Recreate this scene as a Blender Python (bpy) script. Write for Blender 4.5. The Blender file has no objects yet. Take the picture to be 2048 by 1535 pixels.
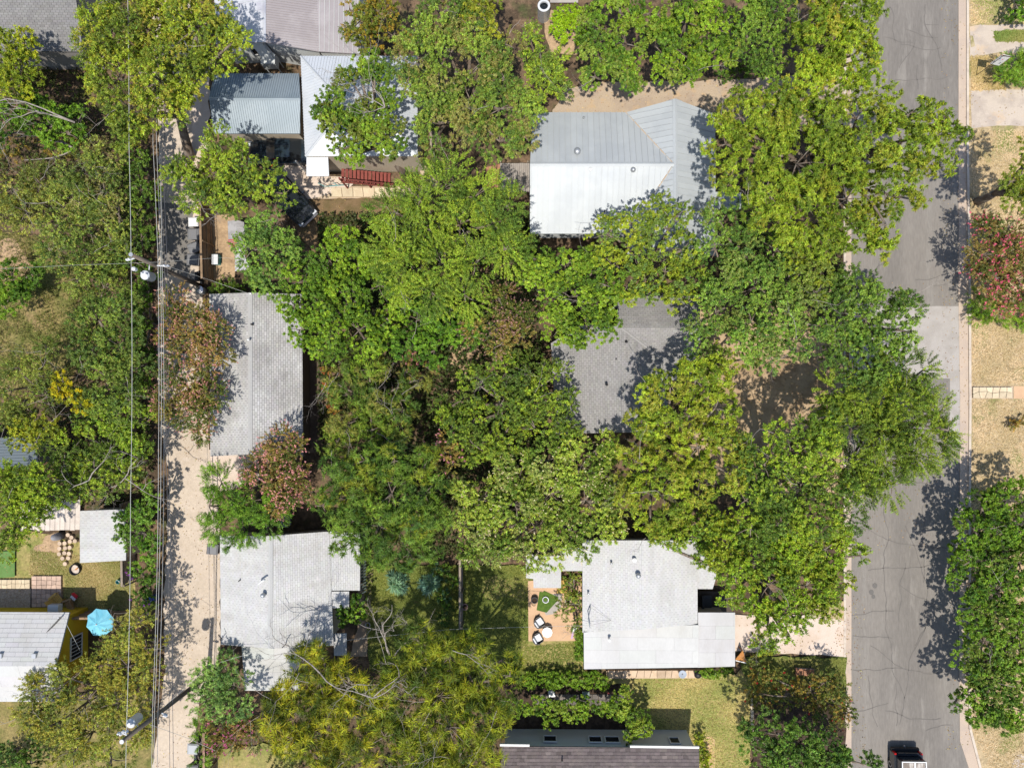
import bpy, math, random
import numpy as np
from mathutils import Vector, Matrix

C = bpy.context.scene
COL = C.collection
# ------------------------------------------------------------------ camera
H = 48.8; F = 2048 * 24 / 36.0
NADIR = (1062.0, 805.0)
_n = Vector(((NADIR[0] - 1024) / F, -(NADIR[1] - 767.5) / F, -1)).normalized()
RQ = _n.rotation_difference(Vector((0, 0, -1)))
RM = np.array(RQ.to_matrix())
cam_data = bpy.data.cameras.new('camera'); cam = bpy.data.objects.new('camera', cam_data); COL.objects.link(cam)
cam.location = (0, 0, H); cam.rotation_mode = 'QUATERNION'; cam.rotation_quaternion = RQ
cam_data.sensor_width = 36; cam_data.lens = 24; cam_data.clip_end = 2000
C.camera = cam
# ------------------------------------------------------------------ light
SUN_EL = math.radians(68.5); SUN_AZ = math.radians(188)          # compass bearing of the sun: a little west of south
wd = bpy.data.worlds.new('World'); C.world = wd; wd.use_nodes = True
wn = wd.node_tree.nodes; wl = wd.node_tree.links
bg = wn.get('Background') or wn.new('ShaderNodeBackground')
sky = wn.new('ShaderNodeTexSky'); sky.sky_type = 'NISHITA'; sky.sun_disc = False
sky.sun_elevation = SUN_EL; sky.sun_rotation = SUN_AZ
wl.new(sky.outputs[0], bg.inputs[0]); bg.inputs[1].default_value = 0.14
sl = bpy.data.lights.new('sun', 'SUN'); sl.energy = 4.45; sl.angle = math.radians(0.55); sl.color = (1.0, 0.945, 0.86)
sun = bpy.data.objects.new('sun', sl); COL.objects.link(sun); sun.location = (0, -40, 80)
_sd = Vector((math.sin(SUN_AZ) * math.cos(SUN_EL), math.cos(SUN_AZ) * math.cos(SUN_EL), math.sin(SUN_EL)))
sun.rotation_mode = 'QUATERNION'; sun.rotation_quaternion = _sd.to_track_quat('Z', 'Y')
C.view_settings.view_transform = 'Standard'; C.view_settings.look = 'None'
C.view_settings.exposure = 0.35; C.view_settings.gamma = 1.0; C.view_settings.use_curve_mapping = False
C.render.engine = 'CYCLES'
C.cycles.max_bounces = 6; C.cycles.diffuse_bounces = 3; C.cycles.transmission_bounces = 4; C.cycles.transparent_max_bounces = 6

rng = np.random.default_rng(7); random.seed(7)

def W(px, py, z=0.0):
    d = RM @ np.array(((px - 1024) / F, -(py - 767.5) / F, -1.0))
    t = (H - z) / -d[2]
    return Vector((d[0] * t, d[1] * t, z))
def PX(z=0.0): return (H - z) / F          # metres per pixel at height z

# ------------------------------------------------------------------ materials
MATS = {}
def mat(name, c1, c2=None, sc=0.6, rough=0.85, bump=0.0, bsc=30.0, fine=0.0, fsc=25.0, metal=0.0, rnd=0.0,
        tint=False, spec=0.3, c3=None, sc3=2.0, thr=(0.45, 0.6), thr3=(0.55, 0.65), stretch=None, coat=0.0):
    if name in MATS: return MATS[name]
    c1, c2, c3 = [None if c is None else tuple(x * .79 for x in c) for c in (c1, c2, c3)]
    m = bpy.data.materials.new(name); m.use_nodes = True; MATS[name] = m
    nt = m.node_tree; N = nt.nodes; L = nt.links
    b = N['Principled BSDF']
    b.inputs['Roughness'].default_value = rough; b.inputs['Metallic'].default_value = metal
    b.inputs['Specular IOR Level'].default_value = spec
    b.inputs['Coat Weight'].default_value = coat
    g = N.new('ShaderNodeNewGeometry'); pos = g.outputs['Position']
    if stretch:
        mp = N.new('ShaderNodeMapping'); mp.inputs['Scale'].default_value = stretch
        L.new(pos, mp.inputs[0]); pos = mp.outputs[0]
    def noise(s, det=5.0, ro=0.6):
        n = N.new('ShaderNodeTexNoise'); n.inputs['Scale'].default_value = s; n.inputs['Detail'].default_value = det
        n.inputs['Roughness'].default_value = ro; L.new(pos, n.inputs['Vector']); return n.outputs['Fac']
    def ramp(f, lo, hi):
        r = N.new('ShaderNodeMapRange'); r.inputs['From Min'].default_value = lo; r.inputs['From Max'].default_value = hi
        L.new(f, r.inputs['Value']); return r.outputs['Result']
    def mix(f, a, c, mode='MIX'):
        x = N.new('ShaderNodeMix'); x.data_type = 'RGBA'; x.blend_type = mode
        if hasattr(f, 'default_value'): L.new(f, x.inputs['Factor'])
        else: x.inputs['Factor'].default_value = f
        for s, v in ((x.inputs[6], a), (x.inputs[7], c)):
            if isinstance(v, tuple): s.default_value = (*v, 1)
            else: L.new(v, s)
        return x.outputs[2]
    col = c1
    if c2 is not None: col = mix(ramp(noise(sc), *thr), c1, c2)
    if c3 is not None: col = mix(ramp(noise(sc3), *thr3), col, c3)
    if fine > 0:
        f = N.new('ShaderNodeMapRange'); f.inputs['From Min'].default_value = 0.25; f.inputs['From Max'].default_value = 0.75
        f.inputs['To Min'].default_value = 1 - fine; f.inputs['To Max'].default_value = 1 + fine
        L.new(noise(fsc, 4.0, 0.7), f.inputs['Value'])
        col = mix(1.0, col, f.outputs['Result'], 'MULTIPLY')
    if rnd > 0:
        o = N.new('ShaderNodeObjectInfo'); f = N.new('ShaderNodeMapRange')
        f.inputs['To Min'].default_value = 1 - rnd; f.inputs['To Max'].default_value = 1 + rnd
        L.new(o.outputs['Random'], f.inputs['Value']); col = mix(1.0, col, f.outputs['Result'], 'MULTIPLY')
    if tint:
        a = N.new('ShaderNodeAttribute'); a.attribute_name = 'tint'; col = mix(1.0, col, a.outputs['Color'], 'MULTIPLY')
    if isinstance(col, tuple): b.inputs['Base Color'].default_value = (*col, 1)
    else: L.new(col, b.inputs['Base Color'])
    if bump > 0:
        bp = N.new('ShaderNodeBump'); bp.inputs['Strength'].default_value = bump; bp.inputs['Distance'].default_value = 0.03
        L.new(noise(bsc, 4.0, 0.7), bp.inputs['Height']); L.new(bp.outputs[0], b.inputs['Normal'])
    return m

def leaf_mat(name='leaf'):
    m = bpy.data.materials.new(name); m.use_nodes = True; nt = m.node_tree; N = nt.nodes; L = nt.links
    b = N['Principled BSDF']; b.inputs['Roughness'].default_value = 0.5; b.inputs['Specular IOR Level'].default_value = 0.2
    a = N.new('ShaderNodeAttribute'); a.attribute_name = 'tint'; L.new(a.outputs['Color'], b.inputs['Base Color'])
    t = N.new('ShaderNodeBsdfTranslucent')
    g = N.new('ShaderNodeMix'); g.data_type = 'RGBA'; g.blend_type = 'MULTIPLY'; g.inputs['Factor'].default_value = 1
    L.new(a.outputs['Color'], g.inputs[6]); g.inputs[7].default_value = (1.35, 1.2, 0.8, 1)
    L.new(g.outputs[2], t.inputs['Color'])
    mx = N.new('ShaderNodeMixShader'); mx.inputs[0].default_value = 0.30
    L.new(b.outputs[0], mx.inputs[1]); L.new(t.outputs[0], mx.inputs[2]); L.new(mx.outputs[0], N['Material Output'].inputs[0])
    return m
LEAF = leaf_mat()

# ------------------------------------------------------------------ objects
ORG = {}
def tag(o, label=None, cat=None, group=None, kind=None):
    if label: o['label'] = label
    if cat: o['category'] = cat
    if group: o['group'] = group
    if kind: o['kind'] = kind
    return o
def thing(name, label, cat, loc=(0, 0, 0), group=None, rz=0.0):
    o = bpy.data.objects.new(name, None); COL.objects.link(o); o.empty_display_size = 0.3
    o.location = loc; o.rotation_euler = (0, 0, rz); ORG[o.name] = Vector(loc) if rz == 0 else Vector((0, 0, 0))
    return tag(o, label, cat, group)
def mesh_np(name, V, Fc, m, parent=None, colors=None, smooth=False):
    """V (n,3) world coords, Fc (k,3|4) int"""
    V = np.asarray(V, dtype=np.float32); Fc = np.asarray(Fc, dtype=np.int32)
    me = bpy.data.meshes.new(name)
    if parent is not None: V = V - np.array(ORG.get(parent.name, (0, 0, 0)), dtype=np.float32)
    me.vertices.add(len(V)); me.vertices.foreach_set('co', V.ravel())
    k = Fc.shape[1]; me.loops.add(Fc.size); me.loops.foreach_set('vertex_index', Fc.ravel())
    me.polygons.add(len(Fc)); me.polygons.foreach_set('loop_start', np.arange(len(Fc), dtype=np.int32) * k)
    me.update(calc_edges=True)
    if colors is not None:
        at = me.attributes.new('tint', 'FLOAT_COLOR', 'POINT'); at.data.foreach_set('color', np.asarray(colors, dtype=np.float32).ravel())
    if smooth: me.polygons.foreach_set('use_smooth', np.ones(len(Fc), dtype=bool))
    me.materials.append(m)
    o = bpy.data.objects.new(name, me); COL.objects.link(o)
    if parent is not None: o.parent = parent; ORG[o.name] = ORG.get(parent.name, Vector((0, 0, 0)))
    return o
class MB:
    def __init__(s): s.v = []; s.f = []; s.c = []; s.cur = (1, 1, 1, 1); s.use = False
    def add(s, vs, fs):
        n = len(s.v); s.v += [tuple(v) for v in vs]; s.f += [tuple(i + n for i in f) for f in fs]; s.c += [s.cur] * len(vs); return s
    def tint(s, r, g=None, b=None): s.use = True; s.cur = (r, r if g is None else g, r if b is None else b, 1); return s
    def box(s, c, d, rz=0.0, tilt=None):
        c = Vector(c); M = Matrix.Rotation(rz, 3, 'Z')
        if tilt: M = M @ tilt
        vs = [c + M @ Vector((x * d[0] / 2, y * d[1] / 2, z * d[2] / 2)) for x in (-1, 1) for y in (-1, 1) for z in (-1, 1)]
        return s.add(vs, [(0, 1, 3, 2), (4, 6, 7, 5), (0, 4, 5, 1), (2, 3, 7, 6), (0, 2, 6, 4), (1, 5, 7, 3)])
    def lathe(s, c, prof, n=16, axis=None, cap=True):
        """prof list (r, z) bottom to top"""
        c = Vector(c); Q = Matrix.Identity(3) if axis is None else Vector((0, 0, 1)).rotation_difference(Vector(axis)).to_matrix()
        vs = []; fs = []
        for r, z in prof:
            for i in range(n):
                a = 2 * math.pi * i / n; vs.append(c + Q @ Vector((r * math.cos(a), r * math.sin(a), z)))
        for k in range(len(prof) - 1):
            for i in range(n):
                j = (i + 1) % n; fs.append((k * n + i, k * n + j, (k + 1) * n + j, (k + 1) * n + i))
        if cap: fs.append(tuple(range(n - 1, -1, -1))); fs.append(tuple((len(prof) - 1) * n + i for i in range(n)))
        return s.add(vs, fs)
    def cyl(s, c, r, h, n=16, r2=None, axis=None): return s.lathe(c, [(r, 0), (r if r2 is None else r2, h)], n, axis)
    def tube(s, pts, rad, n=6):
        pts = [Vector(p) for p in pts]; vs = []; fs = []
        if not hasattr(rad, '__len__'): rad = [rad] * len(pts)
        for k, p in enumerate(pts):
            d = (pts[min(k + 1, len(pts) - 1)] - pts[max(k - 1, 0)]).normalized()
            u = d.orthogonal().normalized() if k == 0 else (u - d * u.dot(d)).normalized()
            w = d.cross(u)
            for i in range(n):
                a = 2 * math.pi * i / n; vs.append(p + (u * math.cos(a) + w * math.sin(a)) * rad[k])
        for k in range(len(pts) - 1):
            for i in range(n):
                j = (i + 1) % n; fs.append((k * n + i, k * n + j, (k + 1) * n + j, (k + 1) * n + i))
        fs.append(tuple(range(n - 1, -1, -1))); fs.append(tuple((len(pts) - 1) * n + i for i in range(n)))
        return s.add(vs, fs)
    def prism(s, top, t, down=(0, 0, -1)):
        top = [Vector(p) for p in top]; d = Vector(down) * t; n = len(top)
        a = sum((top[i].x * top[(i + 1) % n].y - top[(i + 1) % n].x * top[i].y) for i in range(n))
        if a < 0: top = top[::-1]
        vs = top + [p + d for p in top]
        fs = [tuple(range(n)), tuple(range(2 * n - 1, n - 1, -1))] + [(i, i + n, (i + 1) % n + n, (i + 1) % n) for i in range(n)]
        return s.add(vs, fs)
    def build(s, name, m, parent=None, smooth=False, kind=None, label=None):
        o_ = Vector((0, 0, 0)) if parent is None else ORG.get(parent.name, Vector((0, 0, 0)))
        me = bpy.data.meshes.new(name); me.from_pydata([(v[0] - o_[0], v[1] - o_[1], v[2] - o_[2]) for v in s.v], [], s.f); me.update()
        if s.use:
            at = me.attributes.new('tint', 'FLOAT_COLOR', 'POINT'); at.data.foreach_set('color', np.array(s.c, dtype=np.float32).ravel())
        if smooth:
            me.polygons.foreach_set('use_smooth', np.array([len(p.vertices) <= 4 for p in me.polygons], dtype=bool))
        me.materials.append(m)
        o = bpy.data.objects.new(name, me); COL.objects.link(o)
        if parent is not None: o.parent = parent; ORG[o.name] = o_
        if kind: o['kind'] = kind
        if label: o['label'] = label
        return o
def copy_tree(o, parent=None):
    c = o.copy(); COL.objects.link(c); ORG[c.name] = Vector((0, 0, 0))
    if parent is not None: c.parent = parent
    for ch in list(o.children): copy_tree(ch, c)
    return c
def vnoise(a, k=1.0): return math.sin(a * 1.7 * k + 1.3) * 0.5 + math.sin(a * 3.1 * k + 4.1) * 0.3 + math.sin(a * 7.3 * k) * 0.2

_sheet = [0]; SHEETS = []
def rough_edge(pts, amp, step=0.5):
    out = []; n = len(pts)
    for i in range(n):
        a, b = pts[i], pts[(i + 1) % n]; L = (b - a).length; k = max(1, int(L / step)); d = (b - a) / max(L, 1e-6); p = Vector((-d.y, d.x, 0))
        for j in range(k):
            q = a + (b - a) * (j / k); out.append(q + p * (vnoise(q.x * 1.9 + q.y * 2.3) * amp))
    return out
def sheet(name, px, m, z=None, amp=0.0, kind='structure', zpix=0.0, label=None):
    if z is None: _sheet[0] += 1; z = 0.004 * _sheet[0]
    pts = [W(x, y, 0) for x, y in px]; pts = [Vector((p.x, p.y, z)) for p in pts]
    if amp > 0: pts = rough_edge(pts, amp)
    SHEETS.append((np.array([(p.x, p.y) for p in pts]), z))
    mb = MB(); mb.add(pts, [tuple(range(len(pts)))])
    o = mb.build(name, m); o['kind'] = kind
    if sum((pts[i].x * pts[(i + 1) % len(pts)].y - pts[(i + 1) % len(pts)].x * pts[i].y) for i in range(len(pts))) < 0:
        o.data.flip_normals()
    return o
def inpoly(P, poly):
    """P (n,2), poly (m,2)"""
    x, y = P[:, 0], P[:, 1]; r = np.zeros(len(P), bool); n = len(poly)
    for i in range(n):
        x1, y1 = poly[i]; x2, y2 = poly[(i + 1) % n]
        c = ((y1 > y) != (y2 > y)) & (x < (x2 - x1) * (y - y1) / (y2 - y1 + 1e-12) + x1); r ^= c
    return r

# ------------------------------------------------------------------ foliage
def nrm(a): return a / (np.linalg.norm(a, axis=1, keepdims=True) + 1e-9)
def leaves(P, D, k, L, Wd, stem, fwd, droop, upbias, col, cvar, r, sparse_tip=None):
    """k leaves round every twig (P base, D direction); returns V, F, colors"""
    n = len(P)
    P = np.repeat(P, k, 0); D = np.repeat(D, k, 0); col = np.repeat(col, k, 0); N_ = n * k
    t = np.tile((np.arange(k) + 0.5) / k, n) ; ph = np.tile(np.arange(k) * 2.4, n) + np.repeat(r.uniform(0, 6.28, n), k) + r.normal(0, .3, N_)
    A = nrm(np.cross(D, np.array([0.31, 0.2, 0.93]) + r.normal(0, .05, (N_, 3)))); B = np.cross(D, A)
    dirr = nrm(A * np.cos(ph)[:, None] + B * np.sin(ph)[:, None] + D * (fwd + r.normal(0, .25, N_))[:, None])
    base = P + D * (stem * t)[:, None]
    ref = nrm(D * 0.6 + np.array([0, 0, upbias]) + r.normal(0, .55, (N_, 3)))
    side = nrm(np.cross(dirr, ref)); nn = np.cross(side, dirr)
    l = L * r.uniform(.7, 1.2, N_)[:, None]; w = Wd * r.uniform(.75, 1.2, N_)[:, None]
    V = np.empty((N_, 3, 3), np.float32); q = base + dirr * l * .12
    V[:, 0] = q + side * w * .5 + nn * w * .12; V[:, 1] = q - side * w * .5 + nn * w * .12; V[:, 2] = base + dirr * l - np.array([0, 0, 1]) * l * droop
    Fc = np.arange(N_ * 3).reshape(-1, 3)
    c = col * (1 + r.normal(0, cvar, (N_, 1))) * (1 + r.normal(0, cvar * .35, (N_, 3)))
    return V.reshape(-1, 3), Fc, np.repeat(np.clip(c, .004, .9), 3, 0)
def finish_leaves(name, parts, parent, m=None):
    off = 0; Vs = []; Fs = []; Cs = []
    for V, Fc, c in parts:
        Vs.append(V); Fs.append(Fc + off); Cs.append(c); off += len(V)
    V = np.concatenate(Vs); Fc = np.concatenate(Fs); c = np.concatenate(Cs)
    c4 = np.ones((len(c), 4), np.float32); c4[:, :3] = c
    return mesh_np(name, V, Fc, m or LEAF, parent, c4)
def gz(P):
    z = np.zeros(len(P))
    for poly, zz in SHEETS: m = inpoly(P, poly); z[m] = np.maximum(z[m], zz)
    return z
# species: leaf length, width, leaves per twig, stem, forward, droop, up, twigs/m2, colour a, colour b, variation
SP = {
 'pecan':   dict(L=.26, w=.095, k=9, stem=.16, fwd=.45, droop=.15, up=.9, tw=12, a=(.130, .176, .020), b=(.085, .125, .014), cv=.26, sub=.62),
 'elm':     dict(L=.15, w=.095, k=8, stem=.34, fwd=.5, droop=.08, up=.8, tw=15, a=(.135, .180, .022), b=(.080, .115, .020), cv=.28, sub=.60),
 'olive':   dict(L=.14, w=.075, k=8, stem=.34, fwd=.6, droop=.05, up=.6, tw=15, a=(.150, .170, .040), b=(.080, .105, .024), cv=.28, sub=.55),
 'dark':    dict(L=.16, w=.105, k=8, stem=.20, fwd=.4, droop=.1, up=.9, tw=16, a=(.085, .145, .018), b=(.045, .088, .012), cv=.25, sub=.48),
 'deep':    dict(L=.15, w=.10, k=8, stem=.24, fwd=.4, droop=.1, up=.9, tw=15, a=(.055, .095, .016), b=(.035, .062, .012), cv=.3, sub=.55),
 'round':   dict(L=.16, w=.11, k=8, stem=.16, fwd=.35, droop=.1, up=1.0, tw=17, a=(.098, .155, .018), b=(.055, .100, .014), cv=.26, sub=.62),
 'yellow':  dict(L=.16, w=.10, k=8, stem=.26, fwd=.5, droop=.05, up=.8, tw=14, a=(.150, .170, .018), b=(.095, .125, .016), cv=.22, sub=.50),
 'gold':    dict(L=.16, w=.10, k=8, stem=.30, fwd=.5, droop=.05, up=.8, tw=13, a=(.21, .185, .008), b=(.13, .14, .010), cv=.18, sub=.42),
 'feather': dict(L=.46, w=.05, k=12, stem=.06, fwd=.55, droop=.22, up=.8, tw=7, a=(.150, .162, .014), b=(.045, .066, .010), cv=.25, sub=.50),
 'feathergreen': dict(L=.34, w=.055, k=14, stem=.06, fwd=.5, droop=.18, up=.8, tw=9, a=(.088, .130, .020), b=(.045, .078, .014), cv=.25, sub=.60),
 'willow':  dict(L=.20, w=.075, k=12, stem=.75, fwd=.95, droop=.15, up=.65, tw=11, a=(.125, .165, .024), b=(.064, .098, .018), cv=.24, sub=.62),
 'privet':  dict(L=.17, w=.075, k=9, stem=.26, fwd=.7, droop=.1, up=.7, tw=17, a=(.150, .195, .040), b=(.085, .130, .022), cv=.30, sub=.62),
 'oak':     dict(L=.15, w=.08, k=9, stem=.26, fwd=.45, droop=.08, up=.8, tw=16, a=(.105, .155, .032), b=(.060, .100, .022), cv=.28, sub=.60),
 'grey':    dict(L=.17, w=.06, k=9, stem=.24, fwd=.6, droop=.12, up=.8, tw=15, a=(.115, .180, .055), b=(.060, .110, .030), cv=.25, sub=.50),
 'myrtle':  dict(L=.12, w=.075, k=9, stem=.34, fwd=.6, droop=.05, up=.7, tw=19, a=(.130, .098, .040), b=(.070, .090, .022), cv=.32, sub=.45),
 'autumn':  dict(L=.15, w=.09, k=8, stem=.30, fwd=.5, droop=.05, up=.8, tw=15, a=(.150, .105, .022), b=(.090, .105, .018), cv=.28, sub=.48),
 'russet':  dict(L=.14, w=.08, k=8, stem=.30, fwd=.5, droop=.05, up=.8, tw=13, a=(.160, .110, .030), b=(.080, .085, .022), cv=.34, sub=.42),
 'bamboo':  dict(L=.26, w=.05, k=10, stem=.40, fwd=1.2, droop=.15, up=.6, tw=13, a=(.100, .175, .025), b=(.055, .110, .016), cv=.25, sub=.50),
 'agave':   dict(L=.55, w=.08, k=24, stem=.02, fwd=.8, droop=.05, up=.9, tw=6, a=(.12, .20, .19), b=(.09, .16, .15), cv=.15, sub=.3),
}
BARK = mat('bark', (.16, .12, .09), (.26, .22, .18), sc=4, rough=.95, bump=.4, bsc=25, fine=.25, stretch=(1, 1, .3))
TWIG = mat('pale_twig_bark', (.38, .34, .30), (.26, .22, .19), sc=5, rough=.9)
def bez(a, b, r, sag=0.12, k=5):
    a = np.array(a); b = np.array(b); L = np.linalg.norm(b - a); m = (a + b) / 2 + r.normal(0, sag * L, 3) + np.array([0, 0, .12 * L])
    t = np.linspace(0, 1, k)[:, None]; return (1 - t) ** 2 * a + 2 * t * (1 - t) * m + t * t * b
def bare_fan(mb, p, d, L, r, depth=3, rad=.03):
    """a leafless forking branch"""
    p = np.array(p, float); d = np.array(d, float); d /= np.linalg.norm(d) + 1e-9
    pts = [p]; q = p.copy(); dd = d.copy()
    for i in range(4):
        dd = dd + r.normal(0, .22, 3); dd /= np.linalg.norm(dd); q = q + dd * L / 4; pts.append(q.copy())
        if depth > 0 and i > 0 and r.random() < .8:
            bare_fan(mb, q, dd + r.normal(0, .55, 3), L * .6, r, depth - 1, rad * .55)
    mb.tube(pts, list(np.linspace(rad, rad * .45, len(pts))), 4)
TREES = []
def tree(label, sp, lobes, zt, cat='tree', name='tree', group=None, base=None, dens=1.0, bare=0, blossom=None, nb=0.0,
         zmin=None, mix=None, seed=None, flat=.75, leafscale=1.0, trunk=True, bareL=1.6):
    S = SP[sp]; r = np.random.default_rng(seed if seed is not None else (hash_s(label) % 99991))
    LB = []
    for x, y, rr in lobes:
        R = rr * (H - zt * .75) / F; Rv = R * flat; zc = max(zt * r.uniform(.9, 1.0) - Rv, .15 * Rv)
        c = np.array(W(x, y, zc)); R = rr * PX(zc); LB.append((c, R * .93, Rv))
    cen = np.mean([l[0] for l in LB], 0)
    bx = np.array(W(base[0], base[1], 0)) if base else np.array([cen[0] * 1.05, cen[1] * 1.05, 0])
    bx[2] = 0
    T = thing(name, label, cat, tuple(bx), group)
    Ps = []; Ds = []; Cs = []; subs = []; tv = r.uniform(.90, 1.08) * np.array([r.uniform(.92, 1.08), 1, r.uniform(.85, 1.15)])
    a = np.array(S['a']) * np.array([2.45, 2.4, 1.6]); b = np.array(S['b']) * np.array([1.6, 1.68, 1.4])
    for li, (c, R, Rv) in enumerate(LB):
        sr = min(S['sub'], R * .6); ns = max(3, int(1.9 * (R / sr) ** 2))
        u = r.normal(0, 1, (ns, 3)); u[:, 2] = np.abs(u[:, 2]) - .45; u = nrm(u); rad = r.uniform(.55, 1.0, ns) ** .6
        sc = c + u * np.stack([rad * (R - sr * .45), rad * (R - sr * .45), rad * Rv], 1)
        sc[:, 2] = np.maximum(sc[:, 2], .12)
        for j in range(ns):
            srj = sr * r.uniform(.7, 1.25); nt = max(4, int(S['tw'] * dens * math.pi * srj * srj * 1.38))
            v = r.normal(0, 1, (nt, 3)); v[:, 2] = np.abs(v[:, 2]) * .8 - .12; v = nrm(v); rr_ = r.uniform(.35, 1.0, nt)[:, None]
            P = sc[j] + v * rr_ * srj * np.array([1, 1, .7])
            out = u[j] * np.array([1, 1, .6])
            D = nrm(v * .9 + out * .55 + r.normal(0, .25, (nt, 3)))
            if sp in ('willow', 'bamboo'): D = nrm(out * 1.0 + v * .5 + np.array([0, 0, .15]) + r.normal(0, .15, (nt, 3)))
            f = np.clip(r.uniform(-.25, 1.15) + r.normal(0, .18, nt), 0, 1)[:, None]
            cc = a * f + b * (1 - f)
            if mix is not None and r.random() < mix[1]:
                cc = cc * .25 + np.array(mix[0]) * .75 * np.array([1.38, 1.38, 1.5])
            Ps.append(P); Ds.append(D); Cs.append(cc * tv); subs.append((sc[j], li))
    P = np.concatenate(Ps); D = np.concatenate(Ds); K = np.concatenate(Cs)
    keep = P[:, 2] > .05; P = P[keep]; D = D[keep]; K = K[keep]
    big = leafscale * (1.1 if S['L'] < .2 else 1.0)
    parts = [leaves(P, D, int(S['k'] * (1.7 if S['L'] > .3 else 2.15)), S['L'] * big * (1.0 if S['L'] > .3 else .83), S['w'] * big * (.87 if S['L'] > .3 else .79), S['stem'], S['fwd'], S['droop'], S['up'], K, S['cv'], r)]
    finish_leaves('crown', parts, T)
    if blossom:
        colr, frac, size = blossom
        fld = np.sin(P[:, 0] * 2.3 + 1.7 * np.sin(P[:, 1] * 1.9)) * np.sin(P[:, 1] * 2.6 + np.sin(P[:, 0] * 2.1 + 1)) + .35 * np.sin(P[:, 0] * 6.1) * np.sin(P[:, 1] * 5.7)
        q = r.random(len(P)) < frac * np.clip(1.0 + 2.2 * fld, .15, 3.0)
        # flower heads cluster: keep those near random seeds
        Q = P[q] + D[q] * (S['stem'] + .05); DD = D[q] + np.array([0, 0, .3])
        if len(Q):
            kc = np.array(colr) * r.uniform(.7, 1.2, (len(Q), 1))
            finish_leaves('blossom', [leaves(Q, nrm(DD), 7, size, size * .75, .16, .6, .0, .9, kc, .25, r)], T)
    # wood
    if trunk:
        mb = MB(); top = np.array([cen[0], cen[1], max(zt * .38, .2)]); top = bx * .5 + top * .5 + np.array([0, 0, .0]); top[2] = max(zt * .35, .2)
        tr = max(.05, min(.30, .028 * zt + .004 * len(lobes)))
        mb.tube(bez(bx - np.array([0, 0, .15]), top, r, .03, 5), list(np.linspace(tr * 1.25, tr * .85, 5)), 8)
        mb.build('trunk', BARK, T, smooth=True)
        mb = MB(); tw = MB(); has = False
        for li, (c, R, Rv) in enumerate(LB):
            e = c + np.array([0, 0, Rv * .1]); mb.tube(bez(top, e, r, .07, 5), list(np.linspace(tr * .6, .05, 5)), 6)
            mine = [s for s in subs if s[1] == li]
            for s, _ in mine[::2]:
                mb.tube(bez(e, s, r, .1, 4), [.045, .035, .025, .012], 4)
        mb.build('branches', BARK, T, smooth=True)
        for s in range((bare + 1) // 2):
            tw = MB()
            c, R, Rv = LB[r.integers(len(LB))]; a_ = r.uniform(0, 6.28); o_ = np.array([math.cos(a_), math.sin(a_), .35])
            has = True
            bare_fan(tw, c + o_ * np.array([R * .35, R * .35, Rv * 2.2]), o_ * np.array([1, 1, .3]), bareL * r.uniform(.6, 1.1), r, 3, .016)
            tw.build('bare_branch', TWIG, T)
    TREES.append((label, len(P) * S['k']))
    return T
def hash_s(s):
    h = 5381
    for ch in s: h = (h * 33 + ord(ch)) & 0x7fffffff
    return h

def boughs(T, px, py, z, dirs, L, rad, m=None, depth=3, seed=1):
    r = np.random.default_rng(seed); p = np.array(W(px, py, z))
    for d in dirs:
        mb = MB(); bare_fan(mb, p, np.array(d, float), L * r.uniform(.85, 1.15), r, depth, rad); mb.build('bare_branch', m or TWIG, T, smooth=True)
# ================================================================== GROUND
M_soil = mat('soil', (.085, .058, .036), (.19, .125, .075), sc=.9, fine=0.50, fsc=5.5, bump=.6, bsc=18, rough=1, c3=(.075, .085, .03), sc3=.55, thr3=(.55, .7))
M_alley = mat('alley_gravel', (.58, .485, .385), (.52, .43, .335), sc=.35, fine=.13, fsc=5.5, bump=.5, bsc=26, rough=1, c3=(.57, .48, .39), sc3=1.3)
M_asph = mat('asphalt', (.235, .214, .190), (.195, .178, .160), sc=.18, fine=.16, fsc=5, bump=.25, bsc=40, rough=.9, c3=(.255, .235, .21), sc3=.7, stretch=(1.8, .35, 1))
M_asph2 = mat('worn_light_asphalt', (.42, .39, .36), (.37, .34, .31), sc=.8, fine=.10, fsc=18, bump=.3, bsc=40, rough=.95)
M_asph3 = mat('asphalt_patch_and_shade', (.20, .185, .165), (.23, .21, .19), sc=1.0, fine=.1, fsc=18, bump=.3, bsc=40, rough=.95)  # dark street patch; also the painted shade on the upper alley
M_tar = mat('tar', (.165, .152, .14), rough=.85)
M_gut = mat('gutter_concrete', (.52, .415, .325), (.47, .38, .31), sc=.9, fine=.10, fsc=14, rough=.9)
M_kerb = mat('kerb_concrete', (.60, .52, .43), (.50, .42, .35), sc=1.6, fine=.08, rough=.9)
M_conc = mat('driveway_concrete', (.54, .46, .38), (.45, .38, .32), sc=.9, fine=.12, fsc=16, rough=.95, c3=(.58, .45, .32), sc3=.8)
M_drive2 = mat('pale_gravel_drive', (.66, .55, .46), (.60, .48, .38), sc=.6, fine=.10, fsc=18, rough=1, bump=.3)
M_dry = mat('dry_grass', (.47, .36, .215), (.37, .29, .16), sc=.7, fine=0.42, fsc=5.5, bump=.7, bsc=22, rough=1, c3=(.22, .235, .07), sc3=.35, thr3=(.55, .68))
M_lawn = mat('mown_grass', (.36, .29, .115), (.23, .235, .065), sc=.55, fine=0.42, fsc=5.5, bump=.7, bsc=24, rough=1, c3=(.38, .30, .125), sc3=1.4, thr3=(.58, .68))
M_lawng = mat('green_grass', (.105, .135, .025), (.15, .17, .035), sc=.8, fine=0.45, fsc=5.5, bump=.7, bsc=24, rough=1, c3=(.16, .12, .05), sc3=.8, thr3=(.6, .7))
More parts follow.
